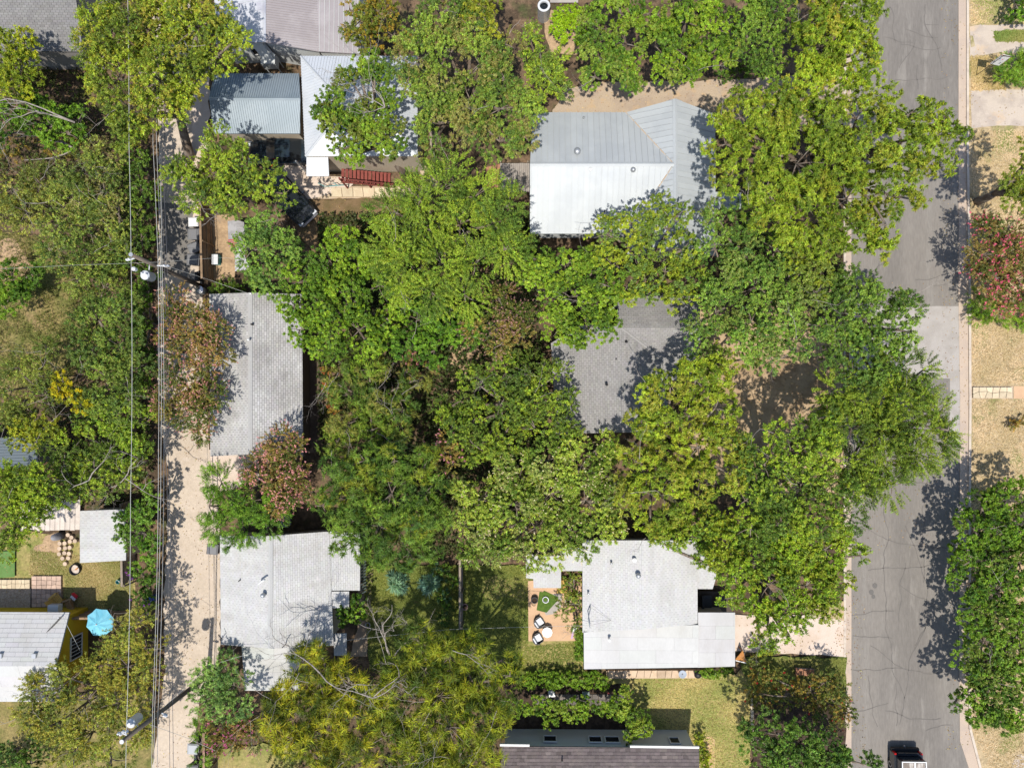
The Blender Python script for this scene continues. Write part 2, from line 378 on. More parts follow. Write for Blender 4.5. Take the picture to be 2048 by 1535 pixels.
M_meadow = mat('weedy_meadow', (.27, .215, .085), (.13, .14, .035), sc=.5, fine=0.50, fsc=5.5, bump=.8, bsc=18, rough=1, c3=(.42, .27, .15), sc3=.35, thr3=(.6, .7))
M_tan = mat('tan_earth', (.46, .32, .19), (.36, .25, .15), sc=1.0, fine=0.30, fsc=5.5, bump=.4, rough=1)
M_path = mat('limestone_path', (.52, .41, .29), (.45, .34, .23), sc=1.5, fine=.15, rough=.95)
M_terra = mat('terracotta_patio', (.62, .41, .25), (.56, .36, .22), sc=1.0, fine=.06, rough=.9)
M_turf = mat('artificial_turf', (.07, .13, .018), (.10, .165, .025), sc=5, fine=.2, fsc=30, bump=.4, rough=1)
M_turf2 = mat('bright_turf', (.12, .22, .06), (.14, .25, .075), sc=2, fine=.2, fsc=30, bump=.4, rough=1)
M_slab = mat('grey_slab', (.42, .38, .34), (.36, .33, .30), sc=2, fine=.1, rough=.9)
M_mulch = mat('mulch', (.045, .03, .02), (.09, .06, .04), sc=3, fine=.4, fsc=16, bump=.8, rough=1)
M_pebble = mat('pebble_bed', (.50, .40, .30), (.36, .27, .19), sc=9, fine=.3, fsc=12, bump=.9, bsc=12, rough=1)

mb = MB(); S_ = 90
mb.add([(-S_, -S_, 0), (S_, -S_, 0), (S_, S_, 0), (-S_, S_, 0)], [(0, 1, 2, 3)]); o = mb.build('ground', M_soil); o['kind'] = 'structure'
sheet('weedy_lot', [(-200, 440), (60, 470), (150, 520), (200, 600), (185, 700), (120, 780), (-200, 800)], M_meadow, amp=.3)
sheet('weedy_lot', [(-300, 1140), (60, 1060), (265, 1110), (275, 1240), (140, 1240), (-300, 1230)], M_lawn, amp=.1)
sheet('weedy_lot', [(-300, 1420), (300, 1380), (320, 1700), (-300, 1700)], M_meadow, amp=.3)
sheet('bare_earth', [(64, 1105), (90, 1072), (125, 1062), (122, 1105), (118, 1128), (82, 1140), (62, 1125)], M_tan, amp=.25)
sheet('bare_earth', [(390, 900), (515, 898), (520, 960), (440, 985), (405, 950)], M_drive2, amp=.1)
sheet('bare_earth', [(-40, 470), (30, 480), (60, 520), (50, 560), (-40, 560)], M_tan, amp=.3)
sheet('bare_earth', [(330, 130), (420, 120), (418, 300), (395, 330), (400, 440), (330, 440), (318, 320)], M_drive2, amp=.15)
sheet('bare_earth', [(425, 430), (470, 430), (470, 560), (425, 560)], M_tan, amp=.1)
alley = [(305, -300), (372, -300), (388, 20), (392, 140), (380, 330), (385, 440), (406, 585), (412, 700), (418, 900), (436, 1000), (441, 1100), (441, 1290), (432, 1350), (400, 1400), (392, 1460), (391, 1800),
         (300, 1800), (306, 1530), (318, 1440), (330, 1340), (328, 1200), (334, 1080), (338, 940), (322, 860), (314, 700), (316, 500), (320, 380), (318, 250), (305, 100)]
sheet('alley', alley, M_alley, amp=.12)
sheet('alley_painted_shade', [(322, 405), (386, 405), (390, 520), (372, 560), (345, 545), (322, 560)], M_asph3, amp=.12)  # grey sheet painting tree shade onto the alley, no real repair
sheet('street', [(1700, -500), (1916, -500), (1916, 600), (1919, 800), (1917, 1300), (1919, 1480), (1945, 1560), (2010, 1700), (2010, 2000), (1700, 2000)], M_asph)
sheet('street_patch', [(1700, 614), (1917, 612), (1920, 760), (1919, 886), (1898, 886), (1899, 757), (1840, 757), (1842, 748), (1700, 748)], M_asph2, amp=.02)
sheet('street_patch', [(1700, 750), (1898, 757), (1898, 795), (1700, 795)], M_asph3, amp=.02)
M_stain = mat('oil_stain', (.15, .14, .13), rough=.8)
for cx, cy, r_ in ((1749, 1170, 5), (1742, 1183, 5), (1746, 1192, 4)):
    sheet('oil_stain', [(cx + r_ * math.cos(a / 10 * 6.283), cy + r_ * 1.1 * math.sin(a / 10 * 6.283)) for a in range(10)], M_stain, z=0.004 * (_sheet[0] + 1), kind='stuff')
# tar seams on the street: wandering strips
mb = MB(); rs = random.Random(5)
zt_ = 0.004 * (_sheet[0] + 1); _sheet[0] += 1
def crack(x, y, ang, L, w=.05, zz=zt_):
    p = W(x, y, 0); p.z = zz; a = ang; L *= .0357; n = max(2, int(L / .3)); left = []; right = []
    pts = []
    for i in range(n):
        pts.append(p.copy()); a += rs.uniform(-.45, .45); a = a * .7 + ang * .3; p = p + Vector((math.cos(a), math.sin(a), 0)) * .3
    for i in range(len(pts) - 1):
        d = (pts[i + 1] - pts[i]).normalized(); q = Vector((-d.y, d.x, 0)) * w * .5 * rs.uniform(.5, 1.2)
        mb.add([pts[i] - q, pts[i + 1] - q, pts[i + 1] + q, pts[i] + q], [(0, 1, 2, 3)])
for args in [(1712, 1000, .05, 190), (1725, 1055, -.05, 180), (1770, 1000, -1.5, 420), (1810, 1050, -1.5, 420), (1845, 1010, -1.6, 160), (1735, 1140, 0.02, 150), (1702, 1230, 0.02, 100), (1800, 1170, -.4, 100),
             (1705, 1270, .05, 90), (1705, 1338, 0, 210), (1740, 1290, -.3, 90), (1770, 1420, .15, 120), (1790, 1365, -1.4, 100), (1810, 1125, -1.6, 130), (1855, 1210, 0, 60), (1700, 1420, 0, 90), (1830, 1290, 1.2, 70),
             (1768, 75, -.1, 70), (1810, 60, -.5, 80), (1830, 80, -2.0, 80), (1780, 15, -1.35, 90), (1800, 90, .05, 100), (1850, 50, .2, 40), (1850, 10, -1.55, 150), (1790, 160, .05, 120), (1835, 130, -1.6, 60),
             (1860, 570, 0, 50), (1830, 560, .05, 60), (1860, 940, -1.5, 90), (1800, 945, 0, 110), (1850, 1460, .1, 60), (1735, 1350, -1.3, 110)]:
    crack(*args)
o = mb.build('tar_seams', M_tar); o['kind'] = 'stuff'
# gutter and kerb, east side
E_in = [(1916, -500), (1916, 600), (1919, 800), (1917, 1300), (1919, 1480), (1945, 1560), (2010, 1700)]
E_k = [(1931, -500), (1931, 300), (1935, 600), (1936, 800), (1935, 1000), (1934, 1300), (1936, 1455), (1958, 1540), (2030, 1700)]
sheet('gutter', E_in + E_k[::-1], M_gut)
sheet('gutter', [(1691, -500), (1702, -500), (1702, 2000), (1691, 2000)], M_gut)
def kerb(name, line, w, h=.13, seg=3.0):
    pts = [W(x, y, 0) for x, y in line]; mbk = MB(); out = []
    for i in range(len(pts) - 1):
        a, b = pts[i], pts[i + 1]; n = max(1, int((b - a).length / seg))
        for j in range(n): out.append(a + (b - a) * j / n)
    out.append(pts[-1])
    root = None
    for i in range(len(out) - 1):
        a, b = out[i], out[i + 1]; d = (b - a).normalized(); q = Vector((-d.y, d.x, 0)) * w / 2; b = b - d * .012
        mb_ = MB(); mb_.prism([Vector((*(a - q).xy, h)), Vector((*(b - q).xy, h)), Vector((*(b + q).xy, h)), Vector((*(a + q).xy, h))], h + .02)
        if root is None: root = mb_.build(name, M_kerb); root['kind'] = 'structure'
        else: mb_.build('kerb_stone', M_kerb, root)
kerb('kerb', [(x + 2.5, y) for x, y in E_k], .16)
kerb('kerb', [(1688, -500), (1688, 2000)], .16)
# east verge
sheet('verge', [(1936, -500), (2400, -500), (2400, 1800), (2036, 1700), (1962, 1540), (1940, 1455), (1939, 1300), (1940, 1000), (1941, 800), (1940, 600), (1936, 300)], M_dry)
sheet('driveway', [(1938, 55), (1960, 52), (2300, 40), (2300, 108), (2000, 106), (1938, 114)], M_conc, amp=.08)
sheet('driveway', [(1940, 183), (1990, 180), (2300, 182), (2300, 255), (1992, 252), (1942, 258)], M_conc, amp=.03)
sheet('path', [(2026, 772), (2400, 772), (2400, 797), (2026, 797)], M_terra)
sheet('path', [(1941, 772), (2025, 772), (2025, 797), (1941, 797)], M_pebble)
sheet('path', [(2012, 1560), (2030, 1508), (2300, 1470), (2300, 1560)], M_conc)
sheet('grass_strip', [(1983, 76), (1995, 68), (2012, 63), (2300, 60), (2300, 84), (2030, 83), (1998, 84)], mat('patchy_grass', (.27, .25, .09), (.44, .36, .22), sc=2.2, fine=.4, fsc=5, bump=.6, rough=1), amp=.2)
sheet('grass_strip', [(1939, 75), (1946, 73), (1947, 92), (1940, 96)], MATS['patchy_grass'], amp=.15)
# west verge and lot ground
sheet('dry_yard', [(1330, 640), (1690, 560), (1690, 960), (1640, 1000), (1400, 960)], mat('yard_earth', (.48, .35, .215), (.36, .25, .145), sc=.6, fine=.25, fsc=14, bump=.5, rough=1), amp=.3)
sheet('driveway', [(1105, 222), (1130, 180), (1200, 165), (1420, 162), (1520, 158), (1700, 150), (1700, 250), (1430, 262), (1250, 262), (1105, 262)], mat('worn_drive', (.46, .36, .255), (.40, .31, .23), sc=.5, fine=.12, fsc=12, bump=.3, rough=1, c3=(.50, .36, .22), sc3=1.1), amp=.12)
sheet('brick_strip', [(1080, 20), (1160, 20), (1165, 110), (1100, 110)], M_tan, amp=.2)
sheet('driveway', [(1462, 1228), (1690, 1228), (1691, 1312), (1640, 1308), (1462, 1300)], M_drive2, amp=.05)
sheet('lawn', [(1150, 1350), (1470, 1345), (1500, 1320), (1500, 1800), (1150, 1800)], M_lawn, amp=.1)
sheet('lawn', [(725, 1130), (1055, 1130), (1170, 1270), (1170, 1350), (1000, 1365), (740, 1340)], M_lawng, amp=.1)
sheet('lawn', [(1045, 1278), (1168, 1276), (1168, 1335), (1040, 1335)], M_lawn, amp=.15)
sheet('lawn', [(960, 1155), (1056, 1150), (1056, 1195), (975, 1195)], M_lawn, amp=.3)
sheet('lawn', [(425, 1495), (600, 1480), (600, 1800), (425, 1800)], M_lawn, amp=.15)
sheet('lawn', [(1475, 1310), (1691, 1312), (1690, 1405), (1502, 1395)], M_lawng, amp=.12)
sheet('dry_yard', [(1502, 1398), (1580, 1392), (1690, 1410), (1690, 1800), (1502, 1800)], M_mulch, amp=.2)
sheet('grass_strip', [(1585, 1205), (1686, 1200), (1686, 1240), (1640, 1232), (1600, 1222)], M_dry, amp=.05)
sheet('side_path', [(1408, 1470), (1428, 1470), (1430, 1800), (1408, 1800)], M_terra)
sheet('mulch_bed', [(1000, 1365), (1250, 1365), (1250, 1478), (1000, 1478)], M_mulch, amp=.1)
sheet('patio', [(1056, 1160), (1172, 1150), (1172, 1279), (1057, 1280)], M_terra)
sheet('patio_slab', [(1100, 1186), (1124, 1185), (1122, 1212), (1106, 1226), (1092, 1228), (1089, 1222)], M_slab)
sheet('turf_rug', [(1079, 1181), (1086, 1182), (1088, 1179), (1117, 1192), (1116, 1198), (1093, 1223), (1073, 1218)], M_turf)
sheet('turf_rug', [(-60, 1104), (33, 1100), (33, 1152), (-60, 1158)], M_turf2)
sheet('pebble_bed', [(-80, 1177), (66, 1175), (67, 1225), (-80, 1230)], M_pebble)
sheet('paved_walk', [(715, 1185), (748, 1130), (742, 1205), (735, 1310), (700, 1312), (722, 1230)], mat('side_walk', (.27, .20, .14), (.33, .25, .17), sc=1.4, fine=.2, rough=1), amp=.05)
sheet('paved_walk', [(605, 700), (648, 700), (648, 905), (605, 905)], mat('patio_floor_painted_shade', (.10, .07, .05), (.14, .10, .07), sc=1.5, fine=.2, rough=1))  # last floor: shade beside the house painted into its dark colour
sheet('paved_walk', [(595, 374), (722, 374), (862, 372), (866, 395), (722, 398), (600, 400)], M_path)
sheet('forecourt', [(500, 268), (600, 266), (640, 352), (720, 360), (700, 376), (640, 396), (600, 400), (560, 380), (540, 300), (500, 292)], M_drive2, amp=.08)
sheet('side_yard', [(725, 398), (870, 396), (870, 440), (640, 520), (600, 470), (620, 402)], mat('side_soil', (.21, .14, .075), (.15, .11, .05), sc=.8, fine=.3, rough=1, bump=.5), amp=.2)
sheet('side_yard', [(840, 330), (880, 335), (878, 382), (845, 384)], M_path, amp=.05)
sheet('side_yard', [(900, 690), (965, 700), (975, 800), (905, 810)], M_tan, amp=.2)

def stones(parent_name, cells, m, z=.03, h=.035, label=None, kindstruct=True, names='stone'):
    """irregular flat stones, each an object; cells = list of px polygons"""
    root = None
    for c in cells:
        pts = [W(x, y, 0) for x, y in c]; cen = sum(pts, Vector()) / len(pts)
        pts = [cen + (p - cen) * .93 for p in pts]
        mb_ = MB(); mb_.prism([Vector((p.x, p.y, z + rs.uniform(0, .008))) for p in pts], z + .03)
        if root is None:
            root = mb_.build(parent_name, m)
            if kindstruct: root['kind'] = 'structure'
        else: mb_.build(names, m, root)
    return root
def grid_stones(x0, y0, x1, y1, nx, ny, jit):
    P = [[(x0 + (x1 - x0) * i / nx + (rs.uniform(-jit, jit) if 0 < i < nx else 0), y0 + (y1 - y0) * j / ny + (rs.uniform(-jit, jit) if 0 < j < ny else 0)) for i in range(nx + 1)] for j in range(ny + 1)]
    return [[P[j][i], P[j][i + 1], P[j + 1][i + 1], P[j + 1][i]] for j in range(ny) for i in range(nx)]
M_flag = mat('flagstone', (.62, .47, .33), (.54, .40, .27), sc=2.5, fine=.1, rough=.9, rnd=.22)
M_flag2 = mat('cream_flagstone', (.66, .55, .38), (.58, .47, .32), sc=2, fine=.1, rough=.9, rnd=.15)
M_pinkp = mat('pink_paver', (.55, .40, .31), (.45, .33, .26), sc=2, fine=.12, rough=.95, rnd=.18)
sheet('path', [(1212, 1338), (1400, 1336), (1402, 1353), (1212, 1354)], mat('joint_sand', (.50, .38, .27), fine=.1, rough=1))
stones('flagstone_path', grid_stones(1214, 1336, 1400, 1352, 13, 1, 3.0), M_flag, z=.32)
stones('flagstone_path', grid_stones(1942, 774, 2020, 796, 6, 2, 3), M_flag2, z=.22)
stones('flagstone_path', grid_stones(0, 1157, 64, 1175, 7, 2, 2.2), M_flag2, z=.22)
stones('paved_terrace', grid_stones(67, 1150, 126, 1212, 6, 7, 1.2), M_pinkp, z=.20)
stones('stone_edging', [[(1499 + rs.uniform(-2, 2), 1384 + i * 8), (1505, 1384 + i * 8), (1505, 1391 + i * 8), (1500, 1391 + i * 8)] for i in range(12)], M_flag2, z=.26)
stones('stone_walk', grid_stones(664, 377, 858, 396, 9, 1, 2.0), M_flag2, z=.27)
ps = [(123.5, 1085), (133.5, 1084.5), (144, 1081), (154, 1080), (123, 1095), (134.5, 1094), (143.5, 1093), (122.5, 1106), (133, 1104), (142, 1105), (129, 1114.5), (140.5, 1114), (134, 1125.5), (140, 1068), (147, 1073)]
stones('stepping_stones', [[(x + 4.4 * math.cos(a * .628), y + 4.4 * math.sin(a * .628)) for a in range(10)] for x, y in ps], mat('round_paver', (.60, .46, .34), (.52, .40, .29), sc=3, fine=.08, rnd=.1), z=.24)

# ================================================================== BUILDINGS
def clip_poly(poly, lo, hi, ax):
    def cl(P, f):
        out = []
        for i in range(len(P)):
            a, b = P[i], P[(i + 1) % len(P)]; fa, fb = f(a), f(b)
            if fa >= 0: out.append(a)
            if (fa >= 0) != (fb >= 0):
                t = fa / (fa - fb); out.append((a[0] + (b[0] - a[0]) * t, a[1] + (b[1] - a[1]) * t))
        return out
    P = cl(poly, lambda p: p[ax] - lo)
    if len(P) >= 3: P = cl(P, lambda p: hi - p[ax])
    return P if len(P) >= 3 else []
class Slope:
    def __init__(s, pz, down=None):
        s.P = [W(*p) for p in pz]
        # least squares plane z = ax+by+c
        A = np.array([[p.x, p.y, 1] for p in s.P]); z = np.array([p.z for p in s.P]); s.k = np.linalg.lstsq(A, z, rcond=None)[0]
        s.P = [Vector((p.x, p.y, float(s.k[0] * p.x + s.k[1] * p.y + s.k[2]))) for p in s.P]
        s.n = Vector((-s.k[0], -s.k[1], 1)).normalized()
        d = Vector((-s.k[0], -s.k[1], 0)) if down is None else Vector((*down, 0))
        if d.length < .01: d = Vector((0, -1, 0))
        s.v = (d - s.n * d.dot(s.n)).normalized(); s.u = s.v.cross(s.n).normalized(); s.o = s.P[0]
        s.uv = [((p - s.o).dot(s.u), (p - s.o).dot(s.v)) for p in s.P]
        a = sum(s.uv[i][0] * s.uv[(i + 1) % len(s.uv)][1] - s.uv[(i + 1) % len(s.uv)][0] * s.uv[i][1] for i in range(len(s.uv)))
        if a < 0: s.uv = s.uv[::-1]
    def at(s, u, v, h=0.0): return s.o + s.u * u + s.v * v + s.n * h
    def z(s, x, y): return s.k[0] * x + s.k[1] * y + s.k[2]
def deck_of(s, parent, m, name='roof', t=.10, label=None):
    return MB().prism([s.at(*p, -.01) for p in s.uv], t).build(name, m, parent, label=label)
def shingles(s, parent, m, course=.16, tab=.33, var=.06, streak=0.0, seed=1, gap=.010, cg=.09):
    r_ = random.Random(seed); mb_ = MB(); U = [p[0] for p in s.uv]; V_ = [p[1] for p in s.uv]
    nv = int((max(V_) - min(V_)) / course) + 1
    for j in range(nv):
        v0 = min(V_) + j * course; strip = clip_poly(s.uv, v0 + course * cg, v0 + course, 1)
        if not strip: continue
        off = (j % 2) * .5 * tab + r_.uniform(-.02, .02); u0 = min(p[0] for p in strip); i = math.floor((u0 - off) / tab)
        rowt = r_.gauss(0, var * .35)
        while off + i * tab < max(p[0] for p in strip):
            a = off + i * tab; i += 1
            cell = clip_poly(strip, a + gap, a + tab - gap, 0)
            if not cell: continue
            g = 1 + r_.gauss(0, var) + rowt + streak * vnoise(a * .6, 1) * vnoise(v0 * 1.3 + 3)
            mb_.tint(g, g * (1 + r_.gauss(0, .01)), g * (1 + r_.gauss(0, .015)))
            n = len(cell); top = [s.at(p[0], p[1], .004 + .016 * (p[1] - v0) / course) for p in cell]; bot = [s.at(p[0], p[1], -.005) for p in cell]
            mb_.add(top + bot, [tuple(range(n))] + [(k, k + n, (k + 1) % n + n, (k + 1) % n) for k in range(n)])
    if mb_.v: return mb_.build('shingle', m, parent, kind='stuff')
def panels(s, parent, m, rib_m, spacing=.40, ribh=.035, ribw=.03, every=True):
    U = [p[0] for p in s.uv]; a = min(U); roof = None
    while a < max(U) - .02:
        st = clip_poly(s.uv, a + .004, min(a + spacing, max(U)) - .004, 0)
        if st:
            mb_ = MB(); mb_.prism([s.at(*p, .015) for p in st], .03)
            rb = clip_poly(s.uv, a + .004, a + .004 + ribw, 0)
            if rb: mb_.prism([s.at(*p, ribh) for p in rb], ribh)
            mb_.build('roof_panel', m, parent)
        a += spacing
def ribs(s, parent, m, spacing=.14, ribh=.03, ribw=.045):
    U = [p[0] for p in s.uv]; a = min(U) + .03; mb_ = MB()
    while a < max(U) - .02:
        rb = clip_poly(s.uv, a, a + ribw, 0)
        if rb: mb_.prism([s.at(*p, ribh) for p in rb], ribh)
        a += spacing
    if mb_.v: mb_.build('roof_rib', m, parent, kind='stuff')
def ridge(parent, m, a, b, w=.22, name='ridge_cap'):
    a = W(*a); b = W(*b); d = (b - a).normalized(); q = d.cross(Vector((0, 0, 1))).normalized() * w / 2; mb_ = MB()
    up = Vector((0, 0, .045)); lo = Vector((0, 0, -.035))
    mb_.add([a + up, b + up, a + q + lo, b + q + lo, a - q + lo, b - q + lo], [(0, 1, 3, 2), (1, 0, 4, 5), (2, 3, 5, 4), (0, 2, 4), (1, 5, 3)])
    return mb_.build(name, m, parent)
def walls(parent, px, slopes, m, over=.35, eave=2.7, t=.12):
    """px = footprint of the roof at height eave (pixels); walls stand `over` inside it, up to the underside of the slopes"""
    P = [W(x, y, eave) for x, y in px]; n = len(P)
    A = sum(P[i].x * P[(i + 1) % n].y - P[(i + 1) % n].x * P[i].y for i in range(n))
    if A < 0: P = P[::-1]
    Q = []
    for i in range(n):
        a, b, c = P[i - 1], P[i], P[(i + 1) % n]; d1 = (b - a).normalized(); d2 = (c - b).normalized()
        n1 = Vector((-d1.y, d1.x, 0)); n2 = Vector((-d2.y, d2.x, 0)); bis = (n1 + n2); bis = bis / max(.3, bis.dot(n1)); Q.append(Vector((b.x, b.y, 0)) + bis * over)
    def zt(x, y):
        best = None
        for s in slopes:
            if inpoly(np.array([[x, y]]), [(p.x, p.y) for p in s.P])[0]:
                zz = s.z(x, y); best = zz if best is None else max(best, zz)
        return (best if best is not None else eave) - .16
    for i in range(n):
        a, b = Q[i], Q[(i + 1) % n]; L = (b - a).length
        if L < .1: continue
        d = (b - a) / L; q = Vector((-d.y, d.x, 0)) * t; b2 = b - d * t * .98; k = max(2, int(L / .5)); V_ = []; Fc = []
        for j in range(k + 1):
            p = a + (b2 - a) * j / k; z_ = zt(p.x + q.x * .5, p.y + q.y * .5)
            V_ += [Vector((p.x, p.y, 0)), Vector((p.x, p.y, z_)), p + q, Vector((p.x + q.x, p.y + q.y, z_))]
        for j in range(k):
            o_ = j * 4; Fc += [(o_, o_ + 4, o_ + 5, o_ + 1), (o_ + 2, o_ + 3, o_ + 7, o_ + 6), (o_ + 1, o_ + 5, o_ + 7, o_ + 3)]
        Fc += [(0, 1, 3, 2), (k * 4, k * 4 + 2, k * 4 + 3, k * 4 + 1)]
        MB().add(V_, Fc).build('wall', m, parent)
    return Q
def window(parent, c, along, w, h, frame_m, glass_m, bars=1, out=None):
    """c centre on the wall face, along = unit vector along the wall, out = outward"""
    c = Vector(c); al = Vector(along).normalized(); out = Vector(out).normalized(); mb_ = MB(); ang = math.atan2(al.y, al.x)
    c = c + out * .03
    for sx in (-1, 1): mb_.box(c + al * sx * (w / 2 + .03), (.07, .08, h + .14), ang)
    for sz in (-1, 1): mb_.box(c + Vector((0, 0, sz * (h / 2 + .035))), (w - .012, .075, .07), ang)
    for i in range(bars): mb_.box(c + al * (w * ((i + 1) / (bars + 1) - .5)), (.03, .05, h - .004), ang)
    f = mb_.build('window', frame_m, parent)
    MB().box(c - out * .012, (w - .01, .012, h - .01), ang).build('pane', glass_m, f)
def vent_pipe(parent, px, py, z, h=.35, r=.05, m=None, cap=None):
    p = W(px, py, z); v = MB().cyl(p - Vector((0, 0, .08)), r, h + .08, 10).build('vent_pipe', m, parent)
    if cap: MB().lathe(p + Vector((0, 0, h - .005)), [(r * 1.5, 0), (r * 1.6, .05), (r * .4, .11)], 10).build('vent_cap', cap, v)
def turbine(parent, px, py, z, m, r=.2):
    p = W(px, py, z); v = MB().cyl(p - Vector((0, 0, .1)), r * .62, .3, 14).build('roof_vent', m, parent)
    MB().lathe(p + Vector((0, 0, .2)), [(r * .75, 0), (r, .07), (r, .2), (r * .7, .29), (r * .15, .32)], 16).build('vent_dome', m, v, smooth=True)

G = dict(
 grey=mat('grey_shingle', (.30, .29, .28), (.26, .252, .243), sc=.35, fine=.12, fsc=12, rough=.95, tint=True, c3=(.33, .325, .315), sc3=.2),
 pale=mat('pale_shingle', (.53, .528, .515), (.48, .478, .465), sc=.4, fine=.05, fsc=6, rough=.95, tint=True, c3=(.40, .385, .36), sc3=.45, thr3=(.5, .8), stretch=(.6, 1.6, 1)),
 white=mat('white_shingle', (.545, .542, .53), (.51, .507, .495), sc=.3, fine=.05, fsc=6, rough=.95, tint=True, c3=(.47, .455, .43), sc3=.6, thr3=(.55, .85), stretch=(1.5, .6, 1)),
 mid=mat('weathered_shingle', (.42, .412, .395), (.355, .345, .33), sc=.5, fine=.08, rough=.95, tint=True, c3=(.46, .455, .44), sc3=.3),
 brown=mat('brown_shingle', (.150, .122, .118), (.185, .152, .145), sc=1.5, fine=.15, rough=.95, tint=True),
 dark=mat('dark_shingle', (.23, .225, .22), (.20, .195, .19), sc=.8, fine=.1, rough=.95, tint=True),
)
M_galv = mat('galvanised_panel', (.475, .505, .52), (.435, .465, .485), sc=.5, fine=.03, rough=.55, metal=.08, rnd=.04, spec=.3)
M_blue = mat('blue_grey_metal', (.29, .345, .385), (.255, .31, .35), sc=.7, fine=.04, rough=.5, metal=.2, spec=.5)
M_c2 = mat('white_metal_roof', (.66, .69, .73), (.60, .64, .69), sc=.7, fine=.04, rough=.45, metal=.15, spec=.5)
M_patch = mat('patched_tin', (.60, .61, .65), (.46, .46, .52), sc=.5, fine=.05, rough=.6, metal=.1, c3=(.66, .66, .70), sc3=.9)
M_pinktin = mat('pinkish_corrugated_tin', (.36, .325, .33), (.42, .385, .39), sc=.6, fine=.05, rough=.6, metal=.1)
M_memb = mat('roll_roofing', (.50, .50, .49), (.47, .47, .46), sc=.4, fine=.04, rough=.9)
M_wwall = mat('white_siding', (.62, .64, .63), fine=.04, rough=.85)
M_bwall = mat('beige_stucco', (.50, .43, .33), (.45, .38, .29), sc=1, fine=.06, rough=.9)
M_gwall = mat('grey_siding', (.30, .28, .26), fine=.05, rough=.9)
M_ywall = mat('yellow_siding', (.62, .42, .02), (.56, .37, .015), sc=1, fine=.04, rough=.8)
M_dwall = mat('dark_green_siding', (.06, .08, .07), fine=.05, rough=.9)
M_trim = mat('white_trim', (.76, .75, .72), rough=.7)
M_glass = mat('window_glass', (.02, .025, .03), rough=.08, spec=.8)
M_steel = mat('galvanised_steel', (.50, .52, .54), rough=.4, metal=.6, fine=.05)
M_wpvc = mat('white_pvc', (.80, .80, .78), rough=.5)
M_black = mat('black_plastic', (.02, .02, .022), rough=.5)
M_rust = mat('rusty_valley_flashing', (.55, .42, .30), (.50, .50, .48), sc=1.2, rough=.8)
M_wood = mat('weathered_wood', (.33, .27, .21), (.25, .205, .16), sc=3, fine=.15, rough=.95, stretch=(6, 1, 1), rnd=.12)
M_fence = mat('fence_wood', (.34, .23, .14), (.26, .18, .11), sc=3, fine=.15, rough=.95, rnd=.1)

M_under2 = mat('pale_underlay', (.36, .36, .355), rough=1)
M_under = mat('shingle_underlay', (.20, .195, .19), rough=1)
def house(name, label, cat, at, slopes, m_deck, cover=None, wallspec=(), deck_name='roof'):
    p = W(at[0], at[1], 0); T = thing(name, label, cat, tuple(p)); S = []
    for i, (pz, *rest) in enumerate(slopes):
        s = Slope(pz, rest[1] if len(rest) > 1 else None); S.append(s); kind = rest[0] if rest else cover
        d = deck_of(s, T, (m_deck if not getattr(kind, 'shingled', 0) else (M_under if kind.shingled == 1 else M_under2)), deck_name)
        if kind: kind(s, d, i)
    for ws in wallspec: walls(T, ws['px'], S, ws['m'], ws.get('over', .35), ws.get('eave', 2.7))
    return T, S
def sh(m, course=.15, tab=.32, var=.05, streak=0.0):
    lt = m in ('pale', 'white')
    f = lambda s, p, i: shingles(s, p, G[m], course, tab, var, streak, seed=i + 3, gap=.004 if lt else .009, cg=.015 if course > .4 else (.035 if lt else .09))
    f.shingled = 2 if lt else 1; return f

# --- grey shingled house, top-left corner
T, S = house('house', 'grey shingle roof house cut by the top-left corner, with tree shadows on its roof', 'house', (60, 30),
  [([(-160, 103, 2.8), (166, 103, 2.8), (143, -70, 4.7), (-180, -70, 4.7)], sh('dark', .15, .32, .06)),
   ([(-180, -70, 4.7), (143, -70, 4.7), (166, -240, 2.8), (-180, -240, 2.8)], sh('dark', .15, .32, .06))], M_gwall,
  wallspec=[dict(px=[(-160, 103), (166, 103), (166, -240), (-160, -240)], m=M_gwall, over=.1, eave=2.8)])
# --- patched tin house, top
T, S = house('house', 'patched tin roof house with white walls at the top, right of the alley tree', 'house', (570, 40),
  [([(432, 88, 3.0), (528, 84, 4.2), (528, -120, 4.2), (425, -120, 3.0)], lambda s, p, i: panels(s, p, M_patch, M_patch, .75, .02)),
   ([(528, 84, 4.2), (637, 103, 3.1), (630, -120, 3.1), (528, -120, 4.2)], lambda s, p, i: ribs(s, p, M_pinktin, .17)),
   ([(637, 103, 3.1), (722, 108, 2.75), (715, -120, 2.75), (630, -120, 3.1)], lambda s, p, i: ribs(s, p, M_memb, .32, .02), (0, 1))],
  M_pinktin, wallspec=[dict(px=[(432, 88), (528, 84), (637, 103), (722, 108), (715, -120), (425, -120)], m=M_wwall, over=.12, eave=3.0)])
ridge(T, M_patch, (528, 84, 4.24), (528, -120, 4.24))
for px_, w_ in ((516, .8), (577, .7), (610, .8)):
    c = W(px_, 113, 1.7); window(T, (c.x, W(560, 126, 0).y - .02, 1.75), (1, 0, 0), w_, .8, M_trim, M_glass, 1, (0, -1, 0))
